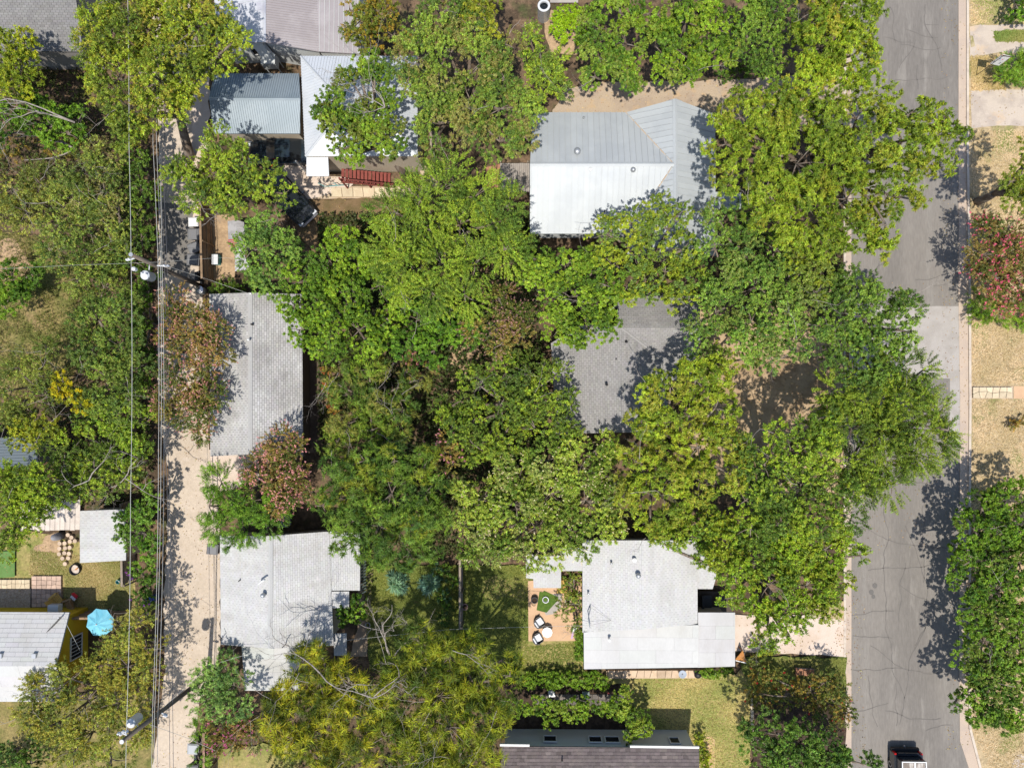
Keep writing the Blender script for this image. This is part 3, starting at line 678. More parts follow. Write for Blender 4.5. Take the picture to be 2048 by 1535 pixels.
# evaporative cooler on a stand with a sloping duct
c = W(556, 152, 0); T2 = thing('evaporative_cooler', 'white box cooler on legs with a sloping duct beside the tin roof house', 'cooler', tuple(c))
MB().box(c + Vector((0, .3, 1.55)), (1.0, .75, .8)).build('cooler_box', M_wwall, T2)
for sx in (-.42, .42):
    for sy in (0, .6): MB().box(c + Vector((sx, sy, .575)), (.06, .06, 1.15)).build('leg', M_wwall, T2)
MB().add([c + Vector(v) for v in ((-.4, .66, 1.9), (.4, .66, 1.9), (-.9, 1.25, 3.2), (-.1, 1.25, 3.2), (-.4, .3, 1.94), (.4, .3, 1.94), (-.9, .95, 3.35), (-.1, .95, 3.35))],
         [(0, 1, 3, 2), (4, 6, 7, 5), (0, 2, 6, 4), (1, 5, 7, 3), (2, 3, 7, 6), (0, 4, 5, 1)]).build('duct', M_wwall, T2)
# --- metal garage
T, S = house('garage', 'blue-grey ribbed metal garage roof left of the white hipped metal roof', 'garage', (510, 215),
  [([(430, 147, 2.8), (598, 147, 2.8), (600, 197, 3.7), (418, 197, 3.7)], lambda s, p, i: ribs(s, p, M_blue, .16)),
   ([(418, 197, 3.7), (600, 197, 3.7), (600, 267, 2.6), (428, 267, 2.6)], lambda s, p, i: ribs(s, p, M_blue, .16))],
  M_blue, wallspec=[dict(px=[(430, 147), (598, 147), (598, 267), (428, 267)], m=M_bwall, over=.3, eave=2.7)])
ridge(T, M_blue, (418, 197, 3.74), (600, 197, 3.74))
# --- hip metal house with steps
T, S = house('house', 'white hipped metal roof house under a tree, with red steps beside it', 'house', (720, 215),
  [([(601, 112, 3.3), (835, 112, 3.3), (757, 211, 5.0), (690, 211, 5.0)], lambda s, p, i: ribs(s, p, M_c2, .2, .022)),
   ([(601, 112, 3.3), (690, 211, 5.0), (610, 312, 3.3)], lambda s, p, i: ribs(s, p, M_c2, .2, .022)),
   ([(690, 211, 5.0), (757, 211, 5.0), (835, 312, 3.3), (610, 312, 3.3)], lambda s, p, i: ribs(s, p, M_c2, .2, .022)),
   ([(757, 211, 5.0), (835, 112, 3.3), (835, 312, 3.3)], lambda s, p, i: ribs(s, p, M_c2, .2, .022)),
   ([(613, 313, 2.95), (656, 313, 2.95), (658, 352, 2.7), (613, 352, 2.7)], lambda s, p, i: ribs(s, p, M_c2, .2, .022))],
  M_c2, wallspec=[dict(px=[(601, 112), (835, 112), (835, 312), (610, 312)], m=M_bwall, over=.05, eave=3.3)])
for a, b in (((610, 312, 3.33), (690, 211, 5.03)), ((835, 312, 3.33), (757, 211, 5.03)), ((601, 112, 3.33), (690, 211, 5.03)), ((835, 112, 3.33), (757, 211, 5.03)), ((690, 211, 5.03), (757, 211, 5.03))): ridge(T, M_c2, a, b, .16)
for x_ in (616, 652): MB().box(W(x_, 350, 0) + Vector((0, .1, 1.3)), (.09, .09, 2.6)).build('porch_post', M_trim, T)
# --- big L roof
pn = lambda s, p, i: panels(s, p, M_galv, M_galv, .385, .06, .045)
T, S = house('house', 'large pale standing-seam metal roof house in the top middle, L-shaped with a long ridge', 'house', (1250, 330),
  [([(1066, 225, 2.9), (1252, 225, 2.9), (1348, 328, 4.6), (1060, 328, 4.6)], pn),
   ([(1060, 328, 4.6), (1348, 328, 4.6), (1254, 467, 2.9), (1060, 467, 2.9)], pn),
   ([(1252, 225, 2.9), (1350, 198, 4.6), (1348, 328, 4.6)], pn),
   ([(1348, 328, 4.6), (1353, 500, 4.6), (1254, 512, 2.9), (1254, 467, 2.9)], pn),
   ([(1350, 198, 4.6), (1430, 228, 2.9), (1431, 512, 2.9), (1353, 500, 4.6)], pn),
   ([(1427, 384, 2.75), (1482, 386, 2.6), (1482, 418, 2.6), (1427, 418, 2.75)], pn)],
  M_galv, wallspec=[dict(px=[(1066, 225), (1252, 225), (1430, 228), (1431, 512), (1254, 512), (1254, 467), (1062, 467)], m=M_wwall, over=.4, eave=2.9)])
ridge(T, M_galv, (1060, 328, 4.64), (1348, 328, 4.64), .3); ridge(T, M_galv, (1350, 198, 4.64), (1353, 500, 4.64), .3)
for a, b in (((1252, 225, 2.93), (1348, 328, 4.63)), ((1254, 467, 2.93), (1348, 328, 4.63))): ridge(T, M_rust, a, b, .14, 'valley_flashing')
for x_ in (1436, 1478): MB().box(W(x_, 416, 0) + Vector((0, .1, 1.22)), (.09, .09, 2.44)).build('porch_post', M_trim, T)
turbine(T, 1154, 306, 4.25, M_steel, .22); vent_pipe(T, 1190, 293, 3.95, .15, .06, M_steel); vent_pipe(T, 1167, 238, 3.1, .2, .05, M_steel, M_steel)
vent_pipe(T, 1180, 341, 4.35, .25, .07, M_steel, M_wpvc); turbine(T, 1265, 343, 4.3, M_steel, .16); vent_pipe(T, 1209, 424, 3.4, .3, .05, M_black)
# --- long shingle house by the alley
T, S = house('house', 'long weathered grey shingle roof house right of the pink crape myrtles along the alley', 'house', (515, 750),
  [([(419, 588, 2.8), (500, 585, 3.9), (500, 908, 3.9), (421, 912, 2.8)], sh('mid', .15, .32, .05, .06)),
   ([(500, 585, 3.9), (604, 588, 2.8), (606, 912, 2.8), (500, 908, 3.9)], sh('mid', .15, .32, .06, .10))],
  M_gwall, wallspec=[dict(px=[(419, 588), (604, 588), (606, 912), (421, 912)], m=mat('brown_siding', (.13, .09, .06), fine=.05), over=.35, eave=2.8)])
ridge(T, mat('ridge_shingle', (.43, .425, .41), fine=.1, fsc=9), (500, 585, 3.93), (500, 908, 3.93), .3)
vent_pipe(T, 506, 649, 3.85, .3, .06, M_black); vent_pipe(T, 501, 680, 3.9, .35, .05, M_wpvc, M_wpvc); vent_pipe(T, 503, 588, 3.8, .2, .05, M_wpvc)
# --- pale house south
T, S = house('house', 'pale shingle gable roof house at the lower left, right of the alley', 'house', (550, 1190),
  [([(440, 1070, 2.7), (541, 1071, 4.0), (540, 1296, 4.0), (442, 1288, 2.7)], sh('pale', .15, .32, .025)),
   ([(541, 1071, 4.0), (658, 1062, 2.9), (667, 1290, 2.9), (540, 1296, 4.0)], sh('pale', .15, .32, .03, .06)),
   ([(657, 1062, 2.88), (720, 1066, 2.6), (720, 1180, 2.6), (662, 1180, 2.88)], sh('pale', .15, .32, .025)),
   ([(663, 1182, 2.84), (698, 1182, 2.7), (698, 1215, 2.7), (665, 1215, 2.84)], sh('pale', .15, .32, .025)),
   ([(668, 1266, 2.5), (693, 1266, 2.5), (693, 1310, 2.45), (668, 1310, 2.45)], sh('pale', .15, .32, .02)),
   ([(483, 1291, 2.62), (600, 1291, 2.62), (600, 1380, 2.45), (490, 1380, 2.45)], sh('pale', .9, 2.2, .012), (0, -1))],
  M_trim, wallspec=[dict(px=[(440, 1070), (541, 1071), (658, 1062), (720, 1066), (720, 1180), (665, 1180), (667, 1290), (442, 1288)], m=M_bwall, over=.3, eave=2.75),
                    dict(px=[(483, 1294), (600, 1294), (600, 1380), (490, 1380)], m=M_bwall, over=.25, eave=2.5)])
ridge(T, M_memb, (541, 1071, 4.03), (540, 1296, 4.03), .3)
turbine(T, 530, 1187, 3.85, M_steel, .16); vent_pipe(T, 481, 1159, 3.2, .3, .04, M_black)
p = W(523, 1163, 3.8); MB().tube([p, p + Vector((0, 0, .5)), p + Vector((.35, .25, .65)), p + Vector((.45, .32, .55))], .06, 8).build('bent_flue', M_wpvc, T, smooth=True)
p = W(442, 1278, 2.8); MB().tube([p, p + Vector((.1, .05, .35)), p + Vector((.35, .25, .6)), p + Vector((.2, .5, .7))], .025, 6).build('conduit', M_black, T)
p = W(573, 1286, 3.6); MB().tube([p, p + Vector((.05, .05, .9)), p + Vector((.25, .25, 1.1))], .03, 6).build('service_mast', M_black, T)
wx = [W(654, 1064, 2.3), W(590, 1064, 2.3)]
# air conditioner units
def ac_unit(px, py, label, m=None):
    c = W(px, py, 0); t_ = thing('air_conditioner', label, 'air conditioner', tuple(c))
    MB().box(c + Vector((0, 0, .4)), (.75, .75, .8)).build('casing', m or M_wwall, t_)
    g_ = MB(); 
    for r_ in (.1, .2, .3): g_.lathe(c + Vector((0, 0, .803)), [(r_, 0), (r_ + .025, 0), (r_ + .025, .02), (r_, .02)], 18, cap=False)
    g_.build('fan_grille', M_black, t_); return t_
ac_unit(572, 1039, 'pale air conditioner unit in the dark gap above the lower left pale roof')
# --- L shingle house centre
T, S = house('house', 'grey shingle roof house in the centre, ringed by tall trees', 'house', (1250, 730),
  [([(1102, 686, 2.8), (1160, 650, 3.3), (1243, 650, 4.0), (1243, 864, 4.0), (1112, 868, 2.8)], sh('grey', .15, .32, .05, .04)),
   ([(1243, 655, 4.0), (1335, 725, 2.8), (1335, 868, 2.8), (1243, 864, 4.0)], sh('grey', .15, .32, .05)),
   ([(1235, 592, 2.9), (1400, 592, 2.9), (1400, 655, 4.0), (1235, 655, 4.0)], sh('grey', .15, .32, .05)),
   ([(1243, 655, 4.0), (1400, 655, 4.0), (1400, 725, 2.8), (1335, 725, 2.8)], sh('grey', .15, .32, .05)),
   ([(1335, 725, 2.78), (1400, 725, 2.78), (1400, 760, 2.6), (1335, 760, 2.6)], sh('grey', .15, .32, .05))],
  M_gwall, wallspec=[dict(px=[(1102, 686), (1160, 650), (1235, 592), (1400, 592), (1400, 725), (1335, 725), (1335, 868), (1112, 868)], m=M_wwall, over=.35, eave=2.8)])
ridge(T, mat('grey_valley', (.32, .31, .30)), (1243, 655, 4.02), (1335, 725, 2.84), .3, 'valley_flashing')
vent_pipe(T, 1251, 684, 3.6, .35, .06, M_wpvc, M_black); vent_pipe(T, 1232, 718, 3.9, .2, .04, M_black); vent_pipe(T, 1212, 769, 3.75, .35, .06, M_wpvc, M_black)
# --- white house lower right
T, S = house('house', 'broad white shingle and membrane roof house at the lower right beside the orange patio', 'house', (1290, 1210),
  [([(1165, 1080, 2.8), (1283, 1080, 4.0), (1283, 1258, 4.0), (1165, 1264, 2.8)], sh('white', .15, .32, .02)),
   ([(1283, 1080, 4.0), (1395, 1080, 2.8), (1395, 1247, 2.8), (1283, 1258, 4.0)], sh('white', .15, .32, .02)),
   ([(1167, 1262, 2.78), (1283, 1256, 3.3), (1396, 1247, 2.78), (1396, 1334, 2.55), (1168, 1337, 2.55)], sh('white', .9, 2.4, .012), (0, -1)),
   ([(1396, 1224, 2.8), (1470, 1224, 2.7), (1470, 1332, 2.5), (1396, 1334, 2.55)], sh('white', .9, 2.4, .012), (0, -1)),
   ([(1394, 1105, 2.75), (1445, 1115, 2.65), (1425, 1177, 2.65), (1394, 1177, 2.75)], sh('white', .15, .32, .02)),
   ([(1066, 1110, 2.6), (1122, 1110, 2.6), (1122, 1175, 2.5), (1067, 1175, 2.5)], sh('white', .15, .32, .02)),
   ([(1052, 1108, 2.45), (1067, 1108, 2.45), (1067, 1157, 2.4), (1052, 1155, 2.4)], sh('white', .3, .6, .02)),
   ([(1121, 1095, 2.72), (1166, 1095, 2.72), (1166, 1141, 2.65), (1121, 1141, 2.65)], sh('white', .15, .32, .02))],
  M_trim, wallspec=[dict(px=[(1165, 1080), (1395, 1080), (1395, 1222), (1470, 1224), (1470, 1332), (1168, 1337)], m=M_bwall, over=.4, eave=2.7),
                    dict(px=[(1066, 1110), (1122, 1110), (1122, 1175), (1067, 1175)], m=M_bwall, over=.2, eave=2.6)])
vent_pipe(T, 1268, 1118, 3.9, .2, .09, M_wpvc, M_wpvc); turbine(T, 1275, 1148, 3.9, M_steel, .17); vent_pipe(T, 1222, 1124, 3.4, .25, .05, M_black, M_steel)
vent_pipe(T, 1176, 1184, 2.95, .25, .05, M_wpvc, M_steel); vent_pipe(T, 1218, 1276, 3.0, .3, .07, M_wpvc, M_wpvc)
p = [W(1180, 1213, 3.0), W(1175, 1232, 3.2), W(1179, 1250, 3.0)]; MB().tube([p[0] - Vector((0, 0, .1)), p[0] + Vector((0, 0, .35)), p[1] + Vector((0, 0, .5)), p[2] + Vector((0, 0, .35)), p[2] - Vector((0, 0, .2))], .035, 6).build('service_mast', M_steel, T)
for e in ((1180, 1213, 3.35), (1179, 1250, 3.35)): MB().tube([W(*e), W(1222, 1240, 3.45)], .007, 4).build('guy_wire', M_black, T)
# --- brown shingle house bottom
T, S = house('house', 'dark brown shingle roof house with white walls cut by the bottom edge', 'house', (1200, 1600),
  [([(1003, 1492, 3.0), (1398, 1495, 3.0), (1400, 1660, 4.9), (1000, 1660, 4.9)], sh('brown', .20, .34, .13)),
   ([(1000, 1660, 4.9), (1400, 1660, 4.9), (1398, 1860, 3.0), (1003, 1860, 3.0)], sh('brown', .20, .34, .13))],
  M_dwall, wallspec=[dict(px=[(1003, 1492), (1398, 1495), (1398, 1860), (1003, 1860)], m=M_wwall, over=.18, eave=3.0)])
yw = W(1200, 1492, 3.0).y - .18
for x_, w_ in ((1100, .8), (1190, .8), (1224, .9), (1348, .6)):
    c = W(x_, 1480, 1.6); window(T, (c.x, yw + .02, 1.75), (1, 0, 0), w_, .75, M_trim, M_glass, 0, (0, 1, 0))
for a, b in (((1000, 1489.5), (1059, 1489.5)), ((1260, 1492.5), (1398, 1493.5))):
    a = W(*a, 3.02); b = W(*b, 3.02); MB().box(((a.x + b.x) / 2, (a.y + b.y) / 2 + .02, 3.0), ((b - a).length, .14, .14)).build('gutter', M_trim, T)
p = W(1124, 1518, 3.35); MB().tube([p, p + Vector((0, 0, .3))], .05, 8).build('vent_pipe', M_black, T)
# --- shed with pale roof
T, S = house('shed', 'small white square shed roof at the lower left beside the round stepping stones', 'shed', (206, 1072),
  [([(160, 1021, 2.4), (252, 1018, 2.5), (252, 1120, 2.5), (160, 1125, 2.4)], sh('pale', .20, .34, .02), (-1, 0))],
  M_trim, wallspec=[dict(px=[(160, 1021), (252, 1018), (252, 1120), (160, 1125)], m=M_bwall, over=.15, eave=2.4)])
T = thing('deck', 'white plank deck in tree shade, left of the small white shed roof', 'deck', tuple(W(110, 1040, 0)))
for i in range(12):
    x0 = 40 + i * 10; a, b = W(x0, 1060, .45), W(x0 + 9.3, 1060, .45); c_ = W(x0, 1000, .45)
    MB().box(((a.x + b.x) / 2, (a.y + c_.y) / 2 + rs.uniform(-.05, .05), .43), (b.x - a.x, c_.y - a.y, .04)).build('plank', mat('white_plank', (.68, .60, .52), (.60, .52, .45), sc=2, fine=.08, rnd=.06), T)
for x_ in (45, 95, 150):
    for y_ in (1005, 1057): MB().box(W(x_, y_, 0) + Vector((0, 0, .2)), (.1, .1, .4)).build('post', M_wood, T)
# --- yellow house
T, S = house('house', 'white shingle roof house with bright yellow walls at the left edge', 'house', (20, 1315),
  [([(-200, 1222, 2.6), (139, 1224, 2.6), (112, 1331, 4.0), (-230, 1331, 4.0)], sh('white', .30, .9, .02)),
   ([(-230, 1331, 4.0), (112, 1331, 4.0), (139, 1402, 2.9), (-200, 1402, 2.9)], sh('white', .9, 3.0, .012), (0, -1))],
  M_trim, wallspec=[dict(px=[(-200, 1222), (139, 1224), (139, 1402), (-200, 1402)], m=M_ywall, over=.42, eave=2.6)])
ex = W(139, 1300, 2.6).x - .42 + .02
window(T, (ex, W(150, 1292, 1.3).y, 1.35), (0, 1, 0), 1.5, 1.1, M_trim, M_glass, 5, (1, 0, 0))
p = W(125, 1232, 2.75); q = W(84, 1276, 3.1); MB().tube([p, p + Vector((.05, .05, .5))], .04, 8).build('service_mast', M_steel, T)
MB().tube([p + Vector((0, 0, .12)), q + Vector((0, 0, .1))], .05, 6).build('fallen_mast', M_black, T)
for x_ in (70, 2): 
    c = W(x_, 1310, 3.75); MB().box(c, (.28, .3, .28)).build('box_vent', M_steel, T)
c = W(118, 1222, 0); t_ = thing('air_conditioner', 'white window air conditioner hanging on the yellow north wall', 'air conditioner', (c.x, W(118, 1222, 2.6).y - .1, 0))
c = Vector((W(116, 1213, 1.2).x, W(118, 1222, 2.6).y - .10, 1.5)); MB().box(c, (.75, .5, .45)).build('casing', M_wwall, t_)
mb_ = MB(); [mb_.box(c + Vector((0, .258, -.16 + .08 * i)), (.66, .02, .03)) for i in range(5)]; mb_.build('grille', M_steel, t_)
# --- dark tin sheds hidden at the left, and small roof under tree
T, S = house('shed', 'dark blue-grey tin shed roof under branches at the left edge', 'shed', (20, 910),
  [([(-80, 878, 2.4), (74, 872, 2.5), (76, 930, 2.5), (-80, 945, 2.4)], lambda s, p, i: ribs(s, p, mat('dark_tin', (.13, .16, .18), rough=.5, metal=.3), .2))],
  mat('dark_tin', (.13, .16, .18)), wallspec=[dict(px=[(-80, 878), (74, 872), (76, 930), (-80, 945)], m=M_gwall, over=.15, eave=2.4)])
T, S = house('playhouse', 'little playhouse with red and white striped roof sheets under the tree by the bins', 'playhouse', (476, 490),
  [([(455, 442, 1.9), (472, 440, 2.1), (474, 494, 2.1), (457, 493, 1.9)], lambda s, p, i: [MB().prism([s.at(*q, .02) for q in clip_poly(s.uv, a, a + .06, 0)], .03).build('red_stripe', mat('red_paint', (.50, .06, .06), rough=.6), p) for a in [min(x[0] for x in s.uv) + .05 + k * .12 for k in range(5)] if clip_poly(s.uv, a, a + .06, 0)]),
   ([(472, 440, 2.1), (488, 444, 1.9), (490, 492, 1.9), (474, 494, 2.1)], lambda s, p, i: ribs(s, p, mat('faded_tin', (.40, .39, .39)), .2)),
   ([(470, 502, 1.8), (484, 498, 1.9), (500, 538, 1.8), (470, 542, 1.7)], lambda s, p, i: ribs(s, p, M_c2, .2))],
  mat('faded_tin', (.40, .39, .39), (.30, .29, .29), sc=2), wallspec=[dict(px=[(455, 442), (488, 444), (490, 492), (457, 493)], m=M_wwall, over=.1, eave=1.9)])
# ================================================================== TREES
T_ = tree
T_('broad bright green tree over the top of the alley with its forked grey trunk showing', 'elm', [(215, 80, 70), (270, 40, 80), (330, 60, 90), (400, 60, 80), (245, 165, 75), (325, 165, 85), (385, 150, 65), (270, 225, 60), (330, 215, 50), (440, 105, 50), (200, 25, 50), (340, -20, 80), (205, 120, 45), (240, 265, 40), (430, 40, 50), (475, 80, 30)], 9.5, base=(380, 318), bare=6, mix=((.25, .26, .03), .18), dens=.82)
T_('yellow-green tree casting its shadow on the grey top-left roof', 'yellow', [(20, 105, 45), (45, 140, 40), (25, 175, 40), (-20, 140, 50), (50, 85, 28)], 6.2, base=(40, 190))
TB3 = T_('dark bushy tree below the top-left yellow-green tree', 'dark', [(70, 225, 50), (110, 255, 45), (30, 220, 40), (140, 270, 35), (10, 270, 35), (160, 240, 30)], 4.8, bare=5, bareL=2.4)
TB4 = T_('dry brown brush heap with bare boughs at the left edge', 'russet', [(60, 275, 30), (110, 285, 28), (30, 300, 28), (150, 300, 20)], 2.2, cat='brush', name='brush_pile', bare=12, dens=.5, trunk=False, bareL=2.6)
TB7 = T_('olive green scrubby tree at the left edge below the brush heap', 'olive', [(30, 385, 50), (85, 370, 48), (60, 425, 48), (10, 430, 40), (105, 415, 40)], 4.8, bare=5)
T_('olive tree left of the overhead wires, halfway down the upper left', 'olive', [(165, 345, 55), (215, 320, 50), (150, 400, 55), (215, 385, 55), (180, 455, 60), (240, 430, 50), (120, 450, 40)], 6.4, bare=8, mix=((.24, .20, .06), .14))
T_('dark leafy tree between the single wire and the wire bundle', 'deep', [(275, 320, 38), (285, 375, 36), (278, 430, 36), (285, 480, 30), (268, 280, 36), (270, 525, 32)], 5.4, bare=3, mix=((.14, .18, .02), .25))
T_('light green tree crowding the left side of the parked cars', 'elm', [(375, 365, 48), (440, 290, 42), (430, 350, 52), (490, 330, 48), (480, 385, 48), (535, 372, 42), (400, 400, 42), (450, 420, 35), (572, 388, 22)], 7.5, bare=4, mix=((.06, .10, .02), .2))
T_('grey-green tree beside the bins, over the striped playhouse', 'oak', [(515, 445, 42), (555, 450, 40), (510, 500, 44), (560, 505, 45), (545, 555, 45), (500, 545, 28), (578, 495, 30)], 7.0, bare=3)
T_('bushy olive tree between the weedy lot and the utility pole', 'olive', [(110, 510, 38), (140, 475, 42), (190, 520, 55), (160, 555, 42), (210, 575, 45), (235, 500, 38)], 5.8, bare=6, mix=((.06, .11, .02), .3))
T_('low bright green bush at the left edge of the weedy lot', 'dark', [(25, 555, 38), (55, 590, 32), (10, 610, 30), (70, 548, 22)], 3.4, name='bush', cat='bush')
T_('dense mid-green tree left of the single wire, centre left', 'oak', [(200, 640, 52), (250, 620, 45), (185, 700, 46), (240, 690, 55), (220, 755, 52), (265, 740, 42), (190, 800, 45), (255, 800, 40)], 7.6, mix=((.12, .17, .025), .25), bare=3)
T_('dark tree in shade right beside the left edge of the alley', 'deep', [(282, 590, 30), (288, 640, 28), (286, 700, 30), (290, 760, 28), (296, 545, 22)], 4.6)
T_('small tree with bright yellow leaves at the left', 'gold', [(126, 762, 17), (140, 790, 22), (155, 812, 19), (120, 780, 14)], 8.0, mix=((.20, .22, .02), .1))
T_('low scrub at the left edge above the dark tin shed', 'olive', [(40, 735, 35), (80, 745, 30), (25, 780, 36), (95, 790, 32), (55, 815, 40), (20, 840, 36), (100, 700, 26)], 4.6, bare=9, bareL=1.8, mix=((.07, .12, .02), .3))
T_('yellowing small tree over the dark tin shed', 'yellow', [(65, 845, 28), (40, 870, 28), (75, 880, 25), (100, 850, 22)], 5.4, bare=3)
T_('round light green tree at the left of the alley below the yellow-leaved tree', 'elm', [(235, 820, 42), (265, 860, 42), (225, 880, 42), (270, 905, 34), (190, 850, 34), (285, 840, 25)], 5.0, bare=2)
TB2 = T_('thinning tree with bleached dead boughs above the white shed', 'elm', [(150, 895, 40), (190, 925, 42), (130, 950, 42), (230, 940, 36), (175, 970, 36), (265, 950, 28), (110, 905, 30), (215, 975, 26)], 5.4, bare=13, bareL=2.2, dens=.8, mix=((.06, .10, .02), .3))
T_('tree with a wide crown shading the white plank deck', 'elm', [(50, 960, 42), (90, 965, 42), (20, 1000, 45), (60, 1010, 45), (110, 990, 36), (30, 1050, 42), (80, 1042, 32), (5, 960, 38), (10, 1090, 30)], 6.8, bare=4, mix=((.08, .12, .02), .3))
T_('bright green tree leaning over the right edge of the white shed', 'dark', [(262, 1045, 30), (290, 1015, 28), (255, 1078, 26), (290, 1065, 30), (300, 1100, 20), (305, 985, 20)], 3.6, mix=((.13, .20, .03), .4))
T_('dark shrub with a purple flowered tip by the alley, right of the white shed', 'dark', [(285, 1140, 22), (300, 1170, 22), (288, 1200, 20), (305, 1125, 15)], 3.2, name='bush', cat='bush', blossom=((.30, .08, .40), .03, .12))
T_('large olive-yellow tree over the yellow house and the lower utility pole', 'olive', [(252, 1262, 36), (278, 1238, 36), (220, 1325, 44), (260, 1330, 52), (145, 1355, 50), (95, 1385, 48), (180, 1395, 60), (245, 1400, 55), (125, 1440, 50), (190, 1460, 60), (60, 1430, 40), (260, 1460, 45), (150, 1500, 48), (295, 1290, 34), (300, 1350, 34), (225, 1515, 45)], 5.2, bare=14, mix=((.22, .21, .025), .3))
T_('dark shrubs in the bottom-left corner', 'deep', [(40, 1490, 36), (65, 1525, 34), (15, 1530, 30)], 2.6, name='bush', cat='bush', mix=((.09, .14, .02), .3))
PINK = (.62, .20, .25)
T_('upper crape myrtle with dusty pink flowers leaning on the long grey roof', 'myrtle', [(350, 600, 30), (345, 640, 32), (385, 625, 34), (395, 670, 42), (370, 705, 36), (430, 665, 35), (440, 710, 32), (405, 735, 26), (335, 675, 22)], 6.0, name='crape_myrtle', cat='tree', group='crape myrtles along the alley', blossom=((.58, .27, .23), .30, .075))
T_('lower crape myrtle with dusty pink flowers leaning on the long grey roof', 'myrtle', [(350, 745, 28), (345, 790, 32), (385, 770, 36), (420, 785, 34), (375, 825, 38), (410, 825, 32), (395, 865, 26), (440, 800, 20), (335, 815, 24)], 5.8, name='crape_myrtle', cat='tree', group='crape myrtles along the alley', blossom=((.56, .26, .22), .28, .075))
T_('large rose-pink crape myrtle at the south end of the long grey roof', 'myrtle', [(560, 880, 36), (600, 905, 32), (535, 920, 36), (570, 950, 42), (530, 965, 34), (600, 950, 34), (560, 1000, 34), (595, 995, 30), (505, 940, 22), (630, 985, 22)], 5.6, name='crape_myrtle', blossom=((.66, .29, .27), .42, .08))
T_('light green leafy tree in the alley above the pale lower left roof', 'bamboo', [(445, 965, 38), (420, 1010, 34), (465, 1010, 44), (510, 1000, 42), (545, 1020, 36), (435, 1050, 34), (490, 1050, 38), (475, 1080, 24), (535, 1050, 26)], 5.4)
T_('soft grey-green tree at the bottom beside the alley', 'grey', [(450, 1330, 34), (425, 1365, 42), (470, 1370, 38), (410, 1400, 36), (455, 1410, 36), (490, 1405, 22), (415, 1335, 25)], 5.0)
T_('green shrub against the alley fence near the bottom edge', 'bamboo', [(395, 1460, 18), (405, 1480, 18), (398, 1515, 18)], 2.2, name='bush', cat='bush')
T_('purple-pink crape myrtle below the soft grey-green tree', 'myrtle', [(450, 1450, 28), (490, 1445, 28), (440, 1480, 22), (510, 1470, 24), (475, 1475, 20)], 3.0, name='crape_myrtle', blossom=((.45, .12, .22), .22, .10))
FE = 'two feathery yellow-green trees at the bottom'
TB5 = T_('feathery yellow-green tree against the pale lower left roof', 'feather', [(610, 1325, 36), (640, 1360, 48), (590, 1385, 46), (670, 1410, 56), (600, 1430, 50), (560, 1400, 34), (700, 1365, 46), (720, 1430, 55), (650, 1475, 56), (580, 1475, 42), (720, 1490, 50), (640, 1300, 20), (545, 1445, 28), (650, 1520, 40)], 7.6, bare=12, bareL=2.8, group=FE)
TB1 = T_('feathery yellow-green tree left of the vine trellis', 'feather', [(790, 1385, 52), (850, 1340, 50), (835, 1275, 40), (900, 1310, 48), (950, 1300, 48), (880, 1390, 56), (820, 1440, 56), (950, 1370, 56), (900, 1450, 56), (1000, 1320, 42), (975, 1430, 54), (830, 1500, 52), (920, 1510, 54), (1000, 1400, 36), (770, 1470, 46), (1020, 1350, 26), (985, 1490, 34), (780, 1330, 30), (870, 1550, 50)], 7.8, bare=16, bareL=2.8, group=FE)
T_('dense glossy round tree right of the long grey roof', 'round', [(610, 560, 44), (660, 520, 50), (720, 520, 46), (640, 610, 52), (700, 590, 60), (760, 570, 50), (600, 660, 40), (660, 670, 50), (720, 660, 52), (780, 640, 46), (620, 700, 30), (690, 485, 38), (740, 690, 36), (590, 610, 30)], 7.6)
T_('tall tree with long drooping sprays in the upper centre', 'willow', [(840, 400, 50), (890, 380, 55), (950, 395, 52), (790, 425, 40), (850, 455, 62), (920, 450, 60), (985, 450, 50), (820, 520, 55), (890, 530, 60), (950, 530, 55), (860, 580, 50), (780, 500, 36), (1010, 500, 38), (1020, 410, 34), (930, 590, 40), (905, 340, 30), (800, 570, 34), (760, 440, 24)], 9.6, bare=8)
T_('green tree between the drooping tree and the glossy round tree', 'dark', [(840, 640, 48), (890, 640, 50), (820, 690, 40), (930, 670, 38), (870, 700, 36), (900, 610, 34)], 6.8, bare=3)
T_('dusty mauve crape myrtle crown standing in the centre', 'myrtle', [(1000, 600, 32), (1030, 635, 34), (985, 650, 38), (1035, 675, 32), (1000, 690, 30), (955, 660, 26)], 7.2, name='crape_myrtle', blossom=((.42, .24, .19), .38, .07))
T_('low crape myrtle with sparse pink flowers in the shaded centre left', 'myrtle', [(825, 715, 26), (855, 735, 22), (810, 745, 22), (870, 705, 18)], 5.0, name='crape_myrtle', blossom=((.55, .20, .22), .14, .10), dens=.7)
T_('round bright green tree hanging over the left of the central grey roof', 'round', [(1075, 520, 40), (1130, 530, 50), (1185, 545, 45), (1085, 580, 45), (1140, 595, 55), (1195, 610, 48), (1120, 645, 44), (1175, 665, 48), (1215, 655, 28), (1055, 555, 30), (1210, 570, 34), (1040, 500, 30), (1225, 595, 24), (1240, 570, 24)], 7.9, bare=4)
T_('patchy yellow-green tree against the south side of the metal roof', 'yellow', [(1215, 470, 42), (1265, 450, 36), (1320, 420, 32), (1335, 460, 44), (1275, 510, 46), (1225, 530, 36), (1365, 500, 40), (1330, 545, 40), (1290, 560, 28), (1355, 430, 26), (1380, 555, 34), (1330, 600, 26), (1375, 602, 26), (1255, 570, 30), (1265, 595, 16), (1300, 590, 18)], 7.6, bare=5, mix=((.10, .155, .03), .38))
